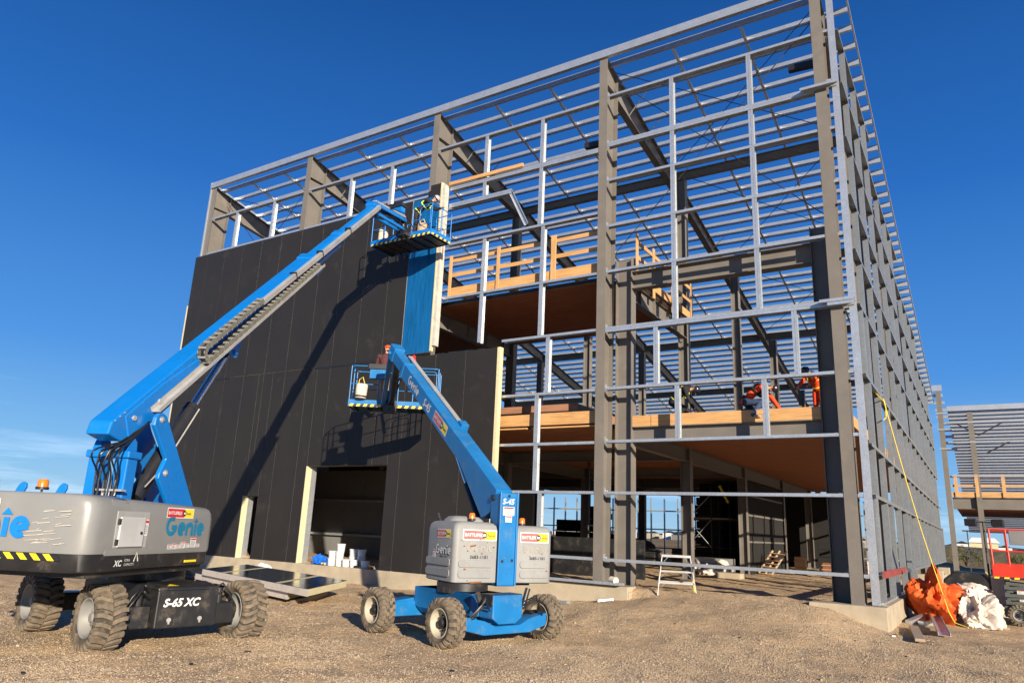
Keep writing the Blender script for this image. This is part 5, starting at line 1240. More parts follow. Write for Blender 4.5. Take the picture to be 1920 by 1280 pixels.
def hand(mb, wrist, d, palm_n, side):
    """palm with four bent fingers and a thumb leaving the side of the palm"""
    d = Vector(d).normalized(); n = Vector(palm_n); n = (n-d*n.dot(d)).normalized(); s = d.cross(n)*side; w = Vector(wrist)
    k = 8; P = []
    for (t, hw, th) in ((0.0, 0.026, 0.019), (0.03, 0.036, 0.018), (0.08, 0.042, 0.015), (0.098, 0.038, 0.012)):
        for j in range(k): a = 6.283*j/k; P.append(w+d*t+s*hw*math.cos(a)+n*th*math.sin(a))
    mb.add(P, [(i*k+j, i*k+(j+1) % k, (i+1)*k+(j+1) % k, (i+1)*k+j) for i in range(3) for j in range(k)]+[tuple(range(k-1, -1, -1)), tuple(range(3*k, 4*k))])
    for i, L in enumerate((0.062, 0.075, 0.072, 0.056)):
        b = w+d*0.09+s*(0.030-0.020*i); c1 = b+d*L*0.45-n*L*0.12; c2 = c1+d*L*0.25-n*L*0.30; c3 = c2+d*L*0.05-n*L*0.32
        mb.tube([b, c1, c2, c3], [0.0095, 0.009, 0.0085, 0.007], 7)
    b = w+d*0.028+s*0.034; mb.tube([b, b+s*0.028+d*0.022-n*0.008, b+s*0.034+d*0.052-n*0.022], [0.012, 0.0105, 0.008], 7)

def person(label, o, yaw, J, cloth, helmet, group='workers on the site', extra=None, beard=False, glove=None, stripes=None, look=(0, 1, -0.3), bulk=1.0):
    """J: joint positions (x right, y ahead, z up) about o; keys pel spi che nec hed shl shr ell elr wrl wrr hil hir knl knr anl anr tol tor"""
    c, s = math.cos(yaw), math.sin(yaw); o = Vector(o)
    Wd = lambda p: o+Vector((p[0]*c-p[1]*s, p[0]*s+p[1]*c, p[2]))
    Wv = lambda p: Vector((p[0]*c-p[1]*s, p[0]*s+p[1]*c, p[2]))
    K = {k: Wd(v) for k, v in J.items()}
    p = thing('person', label, 'person', o, group)
    hd = (K['hed']-K['nec']).normalized(); crown = K['hed']+hd*0.075
    up = (K['che']-K['pel']).normalized(); rt_ = (K['shr']-K['shl']); rt_ = (rt_-up*rt_.dot(up)).normalized(); fw_ = up.cross(rt_)
    TM = Matrix((rt_, fw_, up)).transposed()
    def torso(mb, g):
        mb.ellipsoid(K['pel'], .155+g, .115+g, .13+g, 16, 10, TM); mb.ellipsoid(K['spi'], .145+g, .105+g, .16+g, 16, 10, TM); mb.ellipsoid(K['che'], .175+g, .12+g, .20+g, 16, 10, TM)
        capsule(mb, K['che'].lerp(K['shl'], .35), K['shl'], .085+g, .062+g); capsule(mb, K['che'].lerp(K['shr'], .35), K['shr'], .085+g, .062+g)
    def arms(mb, g, cut=0.0):
        for s_, e_, w_ in (('shl', 'ell', 'wrl'), ('shr', 'elr', 'wrr')):
            capsule(mb, K[s_], K[e_], .056+g, .044+g); wr = K[w_]-(K[w_]-K[e_]).normalized()*cut; capsule(mb, K[e_], wr, .043+g, .028+g*1.2)
    def legs(mb, g):
        for h_, k_, a_ in (('hil', 'knl', 'anl'), ('hir', 'knr', 'anr')): capsule(mb, K[h_], K[k_], .088+g, .058+g); capsule(mb, K[k_], K[a_], .057+g, .040+g*1.3)
    mb = MB(); torso(mb, -0.015); arms(mb, -0.008); legs(mb, -0.012); capsule(mb, K['che'].lerp(K['nec'], .55), K['nec'].lerp(K['hed'], .5), .06, .053)
    HM = Matrix((hd.orthogonal().normalized(), hd.cross(hd.orthogonal().normalized()), hd)).transposed()
    mb.ellipsoid(K['hed']+hd*0.02, .080, .092, .112, 16, 12, HM)
    for a_, t_ in (('anl', 'tol'), ('anr', 'tor')): capsule(mb, K[a_], K[t_], .038, .03)
    mb = fuse(mb)
    f = Wv(look); f = (f-hd*f.dot(hd)).normalized(); r = f.cross(hd)
    hc = K['hed']+hd*0.02
    # nose, brow, chin, lips, ears, eyes
    mb.ellipsoid(hc+f*0.098-hd*0.012, 0.016, 0.016, 0.022, 8, 6); mb.ellipsoid(hc+f*0.078-hd*0.075, 0.032, 0.028, 0.022, 8, 6); mb.ellipsoid(hc+f*0.092-hd*0.048, 0.02, 0.01, 0.007, 8, 5)
    for q in (-1, 1): mb.ellipsoid(hc+r*q*0.088-hd*0.01, 0.012, 0.02, 0.03, 8, 6); mb.ellipsoid(hc+f*0.082+r*q*0.034+hd*0.012, 0.013, 0.011, 0.009, 8, 5)
    for w_, e_, q in (('wrl', 'ell', -1), ('wrr', 'elr', 1)):
        d = K[w_]-K[e_]; up = Vector((0, 0, 1)) if abs(d.normalized().z) < .85 else f; hand(mb, K[w_], d, up, q)
    obj('body', mb, M['skin'], p, smooth=60)
    mj = MB(); torso(mj, .018*bulk); arms(mj, .016*bulk, .03); capsule(mj, K['che'].lerp(K['nec'], .3), K['che'].lerp(K['nec'], .85), .075, .066); obj('jacket', fuse(mj, 0.018, 3), M[cloth[0]], p, smooth=60)
    ml = MB(); ml.ellipsoid(K['pel']-up*0.05, .168*bulk**.5, .130*bulk**.5, .12, 16, 10, TM); legs(ml, .022*bulk); obj('trousers', fuse(ml, 0.018, 3), M[cloth[1]], p, smooth=60)
    for a_, t_ in (('anl', 'tol'), ('anr', 'tor')):
        d = (K[t_]-K[a_]); d.normalize(); mbb = MB(); capsule(mbb, K[a_]+Vector((0, 0, .08)), K[a_]-Vector((0, 0, .015)), .058, .056); capsule(mbb, K[a_]-d*.03-Vector((0, 0, .03)), K[t_], .05, .045); obj('boot', fuse(mbb, 0.016, 3), M['oldwood' if len(cloth) < 3 else cloth[2]], p, smooth=60)
    # hard hat: shell and brim
    hp = sub('hard_hat', p, crown); mb = MB(); prof = [(0.0, 0.128), (0.03, 0.126), (0.07, 0.110), (0.105, 0.075), (0.125, 0.03), (0.128, 0.0)]
    base = hc+hd*0.02; mb.lathe(prof, base, hd, 20); obj('shell', mb, M[helmet], hp, smooth=60)
    mb = MB(); P = []; n_ = 20
    for j in range(n_):
        a = 6.283*j/n_; ex = 0.145+0.05*max(0, math.cos(a))**2; P += [base+(f*math.cos(a)+r*math.sin(a))*0.12+hd*0.004, base+(f*math.cos(a)+r*math.sin(a))*ex-hd*0.006]
    for j in range(n_): j2 = (j+1) % n_; mb.add([P[2*j], P[2*j+1], P[2*j2+1], P[2*j2], P[2*j]-hd*0.006, P[2*j+1]-hd*0.006, P[2*j2+1]-hd*0.006, P[2*j2]-hd*0.006], [(0, 1, 2, 3), (7, 6, 5, 4), (1, 5, 6, 2)])
    obj('brim', mb, M[helmet], hp)
    if beard:
        mb = MB(); mb.ellipsoid(hc+f*0.055-hd*0.075, 0.062, 0.055, 0.045, 12, 8, Matrix((r, f, hd)).transposed()); obj('beard', mb, M['hair'], p, smooth=60)
    if stripes:
        mt, w_ = stripes; mb = MB(); up = (K['che']-K['pel']).normalized(); fw = f-up*f.dot(up); fw.normalize(); rt = fw.cross(up)
        rr = 0.165*(0.6+0.4*bulk)
        for q in (-1, 1):
            pts = []
            for i in range(15):
                a = math.pi*(-0.15+1.3*i/14); pts.append(K['che']+rt*q*0.085+up*(0.17*math.sin(a)-0.06)+fw*rr*0.98*math.cos(a))
            mb.tube(pts, w_, 6)
        for t_ in (0.15, 0.75): mb.tube([K['pel'].lerp(K['che'], t_)+(fw*math.cos(6.283*i/18)+rt*math.sin(6.283*i/18)*1.02)*(rr*0.93) for i in range(18)], w_*0.9, 6, closed=True)
        obj('harness', mb, M[mt], p, smooth=60)
    if glove:
        for w_, e_ , q in (('wrl', 'ell', -1), ('wrr', 'elr', 1)):
            mb = MB(); d = (K[w_]-K[e_]).normalized(); mb.ellipsoid(K[w_]+d*0.07, 0.055, 0.055, 0.075, 10, 8, d.to_track_quat('Z', 'Y').to_matrix()); mb.tube([K[w_]-d*0.05, K[w_]+d*0.02], [0.05, 0.046], 10)
            obj('glove', mb, M[glove], p, smooth=60)
    return p
ST = dict(pel=(0, 0, .95), spi=(0, 0, 1.12), che=(0, 0, 1.32), nec=(0, 0.01, 1.50), hed=(0, 0.03, 1.62), shl=(-.19, 0, 1.42), shr=(.19, 0, 1.42), ell=(-.24, -.03, 1.13), elr=(.24, -.03, 1.13), wrl=(-.25, .08, .90), wrr=(.25, .08, .90),
          hil=(-.10, 0, .90), hir=(.10, 0, .90), knl=(-.11, .02, .50), knr=(.11, .02, .50), anl=(-.12, 0, .09), anr=(.12, 0, .09), tol=(-.13, .16, .045), tor=(.13, .16, .045))
def tall(**k): d = dict(ST); d.update(k); return {a: tuple(q*1.16 for q in b) for a, b in d.items()}
def pose(**k): d = dict(ST); d.update(k); return d
# in the high platform: bent forward over the rail, back to the camera and the sun
person('person in black clothes and lime harness bending over the rail of the highest lift platform', (-16.66, 19.10, 12.25), R(-72), tall(
    pel=(0, -.12, .93), spi=(0, .0, 1.06), che=(0, .22, 1.20), nec=(0.0, .40, 1.30), hed=(-.02, .50, 1.38), shl=(-.20, .26, 1.25), shr=(.20, .26, 1.25),
    ell=(-.34, .40, 1.16), elr=(.30, .42, 1.12), wrl=(-.28, .62, 1.18), wrr=(.22, .62, 1.10), hil=(-.10, -.10, .90), hir=(.10, -.10, .90), knl=(-.13, -.02, .50), knr=(.12, -.04, .50), anl=(-.14, -.10, .09), anr=(.13, -.12, .09), tol=(-.15, .06, .045), tor=(.14, .04, .045)),
    ('cloth_black', 'cloth_black'), 'helmet_grey', stripes=('cloth_lime', 0.026), look=(0.2, 1, -.5), bulk=1.15)
# in the lower platform: standing at the controls, seen over the control box
person('person in brown shirt and orange hard hat standing in the lower lift platform', (-16.24, 17.46, 5.72), R(20), tall(
    pel=(0, 0, .97), spi=(0, .03, 1.14), che=(-.01, .06, 1.36), nec=(0, .10, 1.55), hed=(.0, .13, 1.67), shl=(-.20, .05, 1.46), shr=(.19, .06, 1.46), ell=(-.30, .12, 1.20), elr=(.30, .16, 1.20), wrl=(-.16, .36, 1.16), wrr=(.20, .42, 1.18)),
    ('cloth_brown', 'cloth_tan'), 'helmet_orange', beard=True, look=(0.75, -0.5, -.2))
# on the second floor: three at the deck edge
person('person in black jacket and dark helmet stooping at the deck edge beside the inner post', (-7.92, 22.0, 5.44), R(-80), tall(
    pel=(0, -.05, .62), spi=(0, .08, .78), che=(0, .26, .92), nec=(0, .42, .98), hed=(0, .55, .96), shl=(-.19, .30, .96), shr=(.19, .30, .96), ell=(-.24, .40, .68), elr=(.24, .40, .68), wrl=(-.16, .50, .42), wrr=(.16, .52, .42),
    hil=(-.11, -.03, .58), hir=(.11, -.03, .58), knl=(-.20, .30, .42), knr=(.20, .28, .42), anl=(-.17, .02, .09), anr=(.17, .0, .09), tol=(-.19, .18, .05), tor=(.19, .16, .05)),
    ('cloth_black', 'cloth_black', 'cloth_black'), 'helmet_black', stripes=('cloth_lime', 0.012), look=(0.1, 1, -.9), bulk=1.3)
person('person in orange and black vest and dark jeans kneeling at the timber edge', (-5.42, 21.62, 5.40), R(-82), tall(
    pel=(0, -.16, .50), spi=(0, -.02, .66), che=(0, .20, .80), nec=(0, .38, .84), hed=(-.02, .52, .82), shl=(-.19, .24, .80), shr=(.19, .26, .82), ell=(-.20, .50, .52), elr=(.28, .52, .50), wrl=(-.08, .68, .26), wrr=(.30, .70, .20),
    hil=(-.11, -.14, .46), hir=(.11, -.14, .46), knl=(-.16, .06, .30), knr=(.20, .22, .42), anl=(-.13, -.34, .26), anr=(.44, .06, .08), tol=(-.13, -.46, .24), tor=(.46, .22, .04)),
    ('cloth_orange', 'cloth_jeans'), 'helmet_black', stripes=('cloth_black', 0.035), glove='red', look=(0.1, 1, -.8), bulk=1.1)
person('person in orange coveralls with yellow bands bending behind the dark right post', (-3.72, 22.6, 5.44), R(150), pose(
    pel=(0, 0, 1.02), spi=(0, .06, 1.16), che=(0, .22, 1.30), nec=(0, .38, 1.40), hed=(0, .50, 1.44), shl=(-.19, .26, 1.34), shr=(.19, .26, 1.34), ell=(-.26, .44, 1.14), elr=(.26, .44, 1.14), wrl=(-.2, .60, 1.02), wrr=(.2, .60, 1.02), anl=(-.16, 0, .09), anr=(.16, 0, .09)),
    ('cloth_orange', 'cloth_orange', 'cloth_black'), 'helmet_black', stripes=('cloth_lime', 0.02))
# ------------------------------------------------------------------ objects about the site
def gzf(x, y): return float(ground_z(np.array([x]), np.array([y]))[0])
# step ladder
def step_ladder():
    FL, FR = Vector((-7.97, 20.50, 0)), Vector((-6.98, 20.88, 0)); u = (FR-FL).normalized(); n = Vector((-u.y, u.x, 0)); zb = 0.5*(gzf(FL.x, FL.y)+gzf(FR.x, FR.y))
    t = thing('step_ladder', 'aluminium two-sided step ladder standing on the gravel ramp in front of the open bay', 'ladder', (FL+FR)/2+Vector((0, 0, zb)))
    W_ = (FR-FL).length; H = 1.05; P = lambda a, b, z: FL+u*a+n*b+Vector((0, 0, z+zb))
    for a0, a1 in ((0.0, 0.14), (W_, W_-0.14)):
        mb = MB(); mb.beam(P(a0, 0, gzf(*P(a0, 0, 0).xy)-zb), P(a1, 0.26, H), 0.028, 0.075, n); obj('front_rail', mb, M['alu'], t, bevel=0.004)
        mb = MB(); mb.beam(P(a0, 0.75, gzf(*P(a0, .75, 0).xy)-zb), P(a1, 0.40, H), 0.026, 0.05, n); obj('rear_rail', mb, M['alu'], t, bevel=0.004)
        mb = MB(); q = 0.36; p0 = P(a0, 0.75, 0); p1 = P(a0+(a1-a0)*q, 0.75-0.35*q, H*q); mb.beam(p0.lerp(p1, .12), p1, 0.032, 0.056, n)
        if a0 > 0.5: obj('yellow_label', mb, M['yellow'], t)
    for k, z in enumerate((0.32, 0.63)):
        a = 0.14*z/H; b = 0.26*z/H; mb = MB(); mb.frame_box(P(a, b-0.02, z), u, n, (0,0,1), 0, W_-2*a, 0, 0.11, -0.05, 0); obj('step', mb, M['alu'], t, bevel=0.004)
        mb = MB(); b2 = 0.75-0.35*z/H; mb.frame_box(P(a, b2, z), u, n, (0,0,1), 0, W_-2*a, -0.03, 0.02, -0.03, 0); obj('rear_brace', mb, M['alu'], t)
        for s in (0, 1):
            mb = MB(); x0, x1 = (a+0.02, a+0.16) if s == 0 else (W_-a-0.02, W_-a-0.16); mb.beam(P(x0, b-0.01, z-0.20), P(x1, b-0.01, z-0.05), 0.006, 0.025, n); obj('brace', mb, M['alu'], t)
    mb = MB(); mb.frame_box(P(0.12, 0.2, H), u, n, (0,0,1), 0, W_-0.24, 0, 0.26, -0.06, 0.01); obj('top_cap', mb, M['alu'], t, bevel=0.006)
    for s in (0, 1):
        mb = MB(); x0, x1 = (0.16, 0.30) if s == 0 else (W_-0.16, W_-0.30); mb.beam(P(x0, 0.21, H-0.22), P(x1, 0.24, H-0.06), 0.006, 0.025, n); obj('brace', mb, M['alu'], t)
step_ladder()

# stacked insulated panels beside the lift
def panel_stack():
    A_, B_, C_ = Vector((-20.35, 14.65, 0)), Vector((-13.6, 12.7, 0)), Vector((-15.1, 15.5, 0))
    u = (B_-A_); L = u.length; u.normalize(); v = (C_-B_); W_ = v.length; v.normalize()
    for k, (du, dv, z, l, lab) in enumerate(((0.0, 0.0, 0.285, L, 'upper dark glossy insulated panel lying on the stack beside the big lift'), (-0.75, 0.15, 0.10, L-0.4, 'lower insulated panel of the stack, its edge wrapped in white film'))):
        t = thing('insulated_panel', lab, 'panel', A_+u*(L/2)+v*(W_/2)+Vector((0, 0, z-0.12)), 'panels stacked on the ground')
        o = A_+u*du+v*dv+Vector((0, 0, z)); n = Vector((0, 0, 1))
        mb = MB(); mb.frame_box(o, u, v, n, 0, l, 0, W_, 0.165, 0.175); obj('steel_skin', mb, M['film_dark'], t, bevel=0.002)
        mb = MB(); mb.frame_box(o, u, v, n, 0.012, l-0.012, 0.012, W_-0.012, 0.004, 0.164); obj('foam_core', mb, M['foam'], t)
        mb = MB(); mb.frame_box(o, u, v, n, 0, l, -0.006, 0.010, 0.0, 0.1645); obj('edge_film', mb, M['plastic'], t)
        if k == 0:
            for a in (0.22, 0.74):
                mb = MB(); mb.frame_box(o, u, v, n, l*a, l*a+0.24, 0.0, W_, 0.1752, 0.177); obj('paper_strip', mb, M['foam'], t)
    for a in (0.1, 0.5, 0.86):
        o = A_+u*(L*a)+v*0.1; mb = MB(); zt = 0.095; mb.frame_box(o, u, v, (0,0,1), 0, 0.12, 0, W_*0.9, gzf(o.x, o.y)-0.05, zt); tag(obj('bearer', mb, M['oldwood'], bevel=0.006), 'rough timber bearer under the stack of panels', 'timber', 'bearers under the panels')
panel_stack()

# pails and rubbish on the sill of the large door
def pail():
    mb = MB(); prof = [(0.0, 0.0), (0.0, 0.135), (0.01, 0.14), (0.225, 0.155), (0.23, 0.165), (0.262, 0.165), (0.268, 0.158), (0.268, 0.0)]; mb.lathe(prof, (0, 0, 0), (0, 0, 1), 20); return mb
spots = [(-20.98, 20.62, 0, 'white pail at the left foot of the tallest pile in the door'), (-20.97, 20.63, 1, 'white pail set on another at the left of the pail pile'), (-20.63, 20.68, 0, 'white pail at the bottom of the tallest pail pile'), (-20.64, 20.67, 1, 'white pail in the middle of the tallest pail pile'), (-20.62, 20.69, 2, 'topmost white pail of the tallest pile in the doorway'),
         (-20.22, 20.62, 0, 'white pail just right of the tallest pile'), (-20.2, 20.95, 1, 'white pail raised behind, right of the tallest pile'), (-19.86, 20.64, 0, 'white pail fourth along the door sill'), (-19.82, 20.98, 1, 'white pail raised behind at the right of the group'), (-19.25, 20.6, 0, 'single white pail standing apart at the right of the sill'), (-20.2, 20.95, 0, 'white pail on the floor behind the row of pails'), (-19.82, 20.98, 0, 'white pail on the floor behind the last of the row')]
p0 = None
for i, (x, y, k, lab) in enumerate(spots):
    if p0 is None: o = obj('white_pail', pail(), M['white'], smooth=40); p0 = o
    else: o = p0.copy(); COL.objects.link(o)
    o.location = (x, y, (0.421 if y < 20.8 else 0.52)+k*0.27); tag(o, lab, 'pail', 'pails in the doorway')
def crumple(name, c, sx, sy, sz, mat, seed, amp=0.25, sub_=4, ridg=5.0, floor=None):
    """crumpled cloth or film heap: a half ball pushed about by ridged noise"""
    from mathutils import noise
    b = bmesh.new(); bmesh.ops.create_icosphere(b, subdivisions=sub_, radius=1); P = []
    for v in b.verts:
        q = v.co.copy(); w = 1.0
        n1 = 1-abs(noise.noise(q*ridg*0.35+Vector((seed, 0, 0))))*2; n2 = 1-abs(noise.noise(q*ridg*0.8+Vector((0, seed, 3))))*2; n3 = 1-abs(noise.noise(q*ridg*1.8+Vector((5, 0, seed))))*2
        r = 1+amp*(n1-0.5)*1.3+amp*0.55*(n2-0.5)+amp*0.28*(n3-0.5); q = q*r
        z = max(q.z, -0.25) if floor is None else q.z
        P.append((c[0]+q.x*sx, c[1]+q.y*sy, max(c[2]+z*sz, (c[2]-sz*0.3) if floor is None else floor)))
    F_ = [tuple(v.index for v in f.verts) for f in b.faces]; b.free(); mb = MB(); mb.add(P, F_); return obj(name, mb, mat, smooth=42)
tag(crumple('blue_tarp_bundle', (-21.62, 20.62, 0.50), 0.36, 0.2, 0.24, paint('blue plastic tarp', (0.01, 0.13, 0.6), 0.4), 3, 0.5), 'crumpled bright blue tarp on the door sill beside the pails', 'tarp')
rr_ = random.Random(2)
for i, (x, col_, lab) in enumerate(((-21.3, 'yellow', 'small yellow tool lying before the blue tarp'), (-19.55, 'black', 'black drill lying on the sill left of the lone pail'), (-18.85, 'amber', 'small orange tool lying right of the lone pail'))):
    t = thing('hand_tool', lab, 'tool', (x, 20.5, 0.43)); mb = MB(); mb.cyl((x-0.12, 20.5, 0.47), (x+0.10, 20.5, 0.47), 0.04, 10); obj('tool_body', mb, M[col_], t); mb = MB(); mb.beam((x+0.03, 20.5, 0.47), (x+0.09, 20.42, 0.45), 0.04, 0.05); obj('handle', mb, M['black_clean'], t)
tag(crumple('plastic_scrap', (-22.3, 18.6, 0.12), 0.4, 0.3, 0.25, M['white'], 9, 0.6, 3), 'scrap of white film on the ground before the footing', 'plastic scrap')

# orange tarpaulin and sheeting by the right wall
tag(crumple('orange_tarpaulin', (-1.35, 24.9, 0.55), 0.62, 0.9, 0.80, M['tarp'], 21, 0.36, 5, 3.0, 0.0), 'crumpled orange tarpaulin heaped against the right wall', 'tarpaulin')
tag(crumple('plastic_sheeting', (-0.36, 24.7, 0.30), 0.50, 0.7, 0.56, M['plastic'], 33, 0.38, 5, 3.2, 0.0), 'dirty white plastic sheeting heaped beside the orange tarpaulin', 'plastic sheeting')
tag(crumple('plastic_sheeting', (-0.50, 26.4, 0.72), 0.45, 0.5, 0.3, M['plastic'], 37, 0.4, 4, 4.0), 'pale sheeting lying higher up behind the heap of white plastic', 'plastic sheeting')
t = thing('site_box', 'dark grey rounded storage box beyond the orange tarpaulin', 'box', (-0.6, 34, 0)); mb = MB(); mb.prism([(-0.9, 0), (0.9, 0), (0.9, 0.7), (0.7, 1.15), (-0.5, 1.22), (-0.9, 0.9)], (-0.6, 34, 0), (1,0,0), (0,0,1), (0,1,0), -0.6, 0.6); obj('body', mb, M['black'], t, bevel=0.06)
mb = MB(); mb.beam((-0.1, 33.3, 1.25), (0.25, 33.3, 0.75), 0.06, 0.02); obj('yellow_handle', mb, M['yellow'], t)
mb = MB(); mb.cyl((0.28, 28.4, 0.0), (0.28, 28.4, 1.15), 0.26, 20); mb.cyl((0.28, 28.4, 1.15), (0.28, 28.4, 1.22), 0.28, 20); tag(obj('wrapped_roll', mb, M['plastic'], smooth=40), 'upright roll wrapped in white film beside the red lift', 'roll')
mb = MB()
for k in range(9): mb.box(-0.2, 5.5, 44+k*0.9, 44.8+k*0.9, 0.0, 0.16+0.03*(k % 2))
tag(obj('board_stack', mb, wood('tan boards', (0.42, 0.27, 0.17), 1, 'X')), 'low spread of tan boards on the ground behind the red lift', 'boards')
# rope
pts = []; a, b = Vector((-2.19, 24.3, 6.34)), Vector((-1.02, 24.0, 0.35))
for i in range(25):
    t_ = i/24; q = a.lerp(b, t_); q.z -= 0.30*math.sin(math.pi*t_); q.y -= 0.1*math.sin(math.pi*t_); pts.append(q)
pts += [Vector((-0.9, 23.9, 0.10)), Vector((-0.6, 23.7, 0.03))]
mb = MB(); mb.tube([(-2.3, 23.2, 6.36), (-2.18, 23.6, 6.2), (-2.17, 24.1, 6.22), a, (-2.17, 24.6, 6.1), (-2.16, 24.3, 5.75), (-2.17, 23.7, 5.6)], 0.018, 6); mb.tube(pts, 0.013, 6)
tag(obj('rope', mb, M['rope'], smooth=60), 'yellow rope tied to the right wall and trailing down over the orange tarpaulin', 'rope')
# offcuts on the gravel at the right corner
def offcut(name, lab, p0, p1, w, h, mat, kind='beam', cat='offcut'):
    p0, p1 = Vector(p0), Vector(p1); mb = MB()
    if kind == 'beam': mb.beam(p0, p1, w, h)
    else: mb.chan(p0, p1, w, h, 0.01)
    o = obj(name, mb, mat, bevel=0.004); return tag(o, lab, cat)
offcut('timber_plank', 'short weathered plank lying on the gravel by the corner footing', (-1.72, 21.7, 0.10), (-1.42, 19.2, 0.05), 0.20, 0.06, M['oldwood'], cat='plank')
offcut('steel_channel', 'grey steel channel leaning off the tarpaulin with its hollow upward', (-1.45, 25.0, 0.22), (-1.02, 20.7, 0.05), 0.26, 0.07, M['galv'], 'chan', 'channel')
offcut('steel_channel', 'short bluish channel offcut at the foot of the orange tarpaulin', (-1.95, 23.2, 0.06), (-1.65, 24.6, 0.16), 0.16, 0.12, M['galv'], 'beam', 'channel')
offcut('steel_channel', 'second short channel offcut nearest the leaning channel', (-1.68, 23.4, 0.06), (-1.36, 23.9, 0.06), 0.18, 0.11, M['galv'], 'beam', 'channel')
offcut('steel_channel', 'thin metal scrap on the gravel left of the plank', (-2.15, 20.0, 0.03), (-1.98, 19.7, 0.03), 0.08, 0.03, M['galv'], 'beam', 'scrap')
offcut('steel_channel', 'long galvanised channel resting along the footing between the small lift and middle column', (-11.6, 20.30, 0.60), (-8.95, 20.28, 0.595), 0.30, 0.06, M['galv'], 'chan', 'channel')
offcut('steel_channel', 'galvanised channel lying on the ground below the footing', (-11.2, 19.7, 0.03), (-10.2, 19.4, 0.06), 0.16, 0.1, M['galv'], 'beam', 'channel')
offcut('steel_channel', 'short galvanised piece lying by the end of the footing', (-9.55, 19.9, 0.15), (-9.2, 20.2, 0.20), 0.12, 0.08, M['galv'], 'beam', 'channel')
offcut('steel_channel', 'bent dark flashing lying on the ground behind the small lift', (-14.2, 19.4, -0.02), (-12.6, 19.6, 0.0), 0.2, 0.04, M['black'], 'beam', 'flashing')
mb = MB(); mb.cyl((-9.42, 20.55, 0.72), (-9.22, 20.45, 0.70), 0.10, 14); tag(obj('paper_cup_roll', mb, M['canvas'], smooth=40), 'small cream roll lying at the foot of the middle column', 'roll')

# scissor lift at the right edge
def scissor_lift():
    x0, x1, y0, y1 = 0.17, 2.85, 25.9, 27.2; S_ = thing('scissor_lift', 'red scissor lift with lowered platform at the right edge', 'scissor lift', ((x0+x1)/2, 26.55, 0)); g_ = paint('dark green grey steel', (0.075, 0.085, 0.08), 0.5, 0, 0.15, 3, DUST, 0.2, 4); rd = M['scissor_red']
    mb = MB(); mb.box(x0+0.1, x1, y0+0.08, y1-0.08, 0.22, 0.52); obj('chassis', mb, g_, S_, bevel=0.03)
    for x in (0.62, 2.2):
        for y in (y0+0.08, y1-0.08): wheel(S_, (x, y, 0.29), (0, -1 if y < 26.5 else 1, 0), 0.29, 0.22, M['rim'], 0.02, 18, style=1)
    for y in (y0+0.12, y1-0.12):
        for k in range(3):
            for s in (0, 1):
                mb = MB(); z = 0.60+k*0.2; za, zb = (z, z+0.13) if s == 0 else (z+0.13, z); yy = y+(0.03 if s else -0.03); mb.beam((x0+0.2, yy, za), (x1-0.2, yy, zb), 0.05, 0.09, (0,0,1)); obj('scissor_arm', mb, g_, S_, bevel=0.006)
    for k in range(3):
        mb = MB(); z = 0.63+k*0.2; mb.cyl((x0+0.22, y0+0.05, z), (x0+0.22, y1-0.05, z), 0.035, 12); mb.box(x0+0.16, x0+0.28, y0+0.02, y0+0.08, z-0.06, z+0.06); obj('pivot_pin', mb, g_, S_)
    label_plate(S_, (0.62, y0+0.06, 0.86), (1,0,0), (0,0,1), 0.16, 0.10, 2); label_plate(S_, (0.66, y0+0.06, 0.66), (1,0,0), (0,0,1), 0.12, 0.06, 4)
    mb = MB(); mb.box(x0-0.05, x1+0.1, y0, y1, 1.27, 1.30); mb.box(x0-0.08, x1+0.1, y0-0.02, y0, 1.30, 1.66); mb.box(x0-0.08, x0-0.06, y0, y1, 1.30, 1.66); mb.box(x0-0.06, x1+0.1, y1-0.02, y1, 1.30, 1.66); obj('platform', mb, rd, S_, bevel=0.006)
    mb = MB()
    for k in range(24): mb.mat(k % 2); a = x0-0.06+k*0.12; mb.add([(a, y0-0.0225, 1.26), (a+0.12, y0-0.0225, 1.26), (a+0.14, y0-0.0225, 1.305), (a+0.02, y0-0.0225, 1.305)], [(0,1,2,3)])
    obj('hazard_stripe', mb, [M['yellow'], M['black_clean']], S_)
    for z in (2.02, 2.62):
        mb = MB(); mb.tube([(x1, y0, z), (x0-0.05, y0, z), (x0-0.05, y1, z), (x1, y1, z)], 0.024, 8); obj('guard_rail', mb, rd, S_)
    for x in (x0-0.04, x0+0.36, x0+1.2, x1):
        for y in (y0, y1): mb = MB(); mb.cyl((x, y, 1.6), (x-0.02, y, 2.63), 0.024, 8); obj('guard_post', mb, rd, S_)
    mb = MB(); mb.box(0.58, 1.15, y0-0.06, y0-0.03, 2.2, 2.6); obj('control_box', mb, paint('grey plastic', (0.16, 0.16, 0.16), 0.5), S_, bevel=0.02)
    mb = MB(); mb.box(0.36, 0.8, y0+0.55, y0+0.57, 1.32, 2.2); obj('mesh_panel', mb, M['black_clean'], S_) if False else None
scissor_lift()
t = thing('timber_block', 'upright timber block on a flat pad under the end of the red lift', 'block', (0.02, 24.9, 0)); mb = MB(); mb.box(-0.05, 0.12, 24.8, 25.0, 0.05, 0.46); obj('post', mb, M['oldwood'], t, bevel=0.008); mb = MB(); mb.box(-0.2, 0.32, 24.6, 25.1, -0.02, 0.048); obj('pad', mb, M['oldwood'], t, bevel=0.008)
t = thing('work_light', 'twin black work lights on a slim mast beside the red lift', 'work light', (0.0, 27.2, 0)); mb = MB(); mb.cyl((0.0, 27.2, 0), (0.0, 27.2, 2.85), 0.03, 10); mb.cyl((-0.36, 27.2, 2.86), (0.42, 27.2, 2.86), 0.02, 8); obj('mast', mb, M['black_clean'], t)
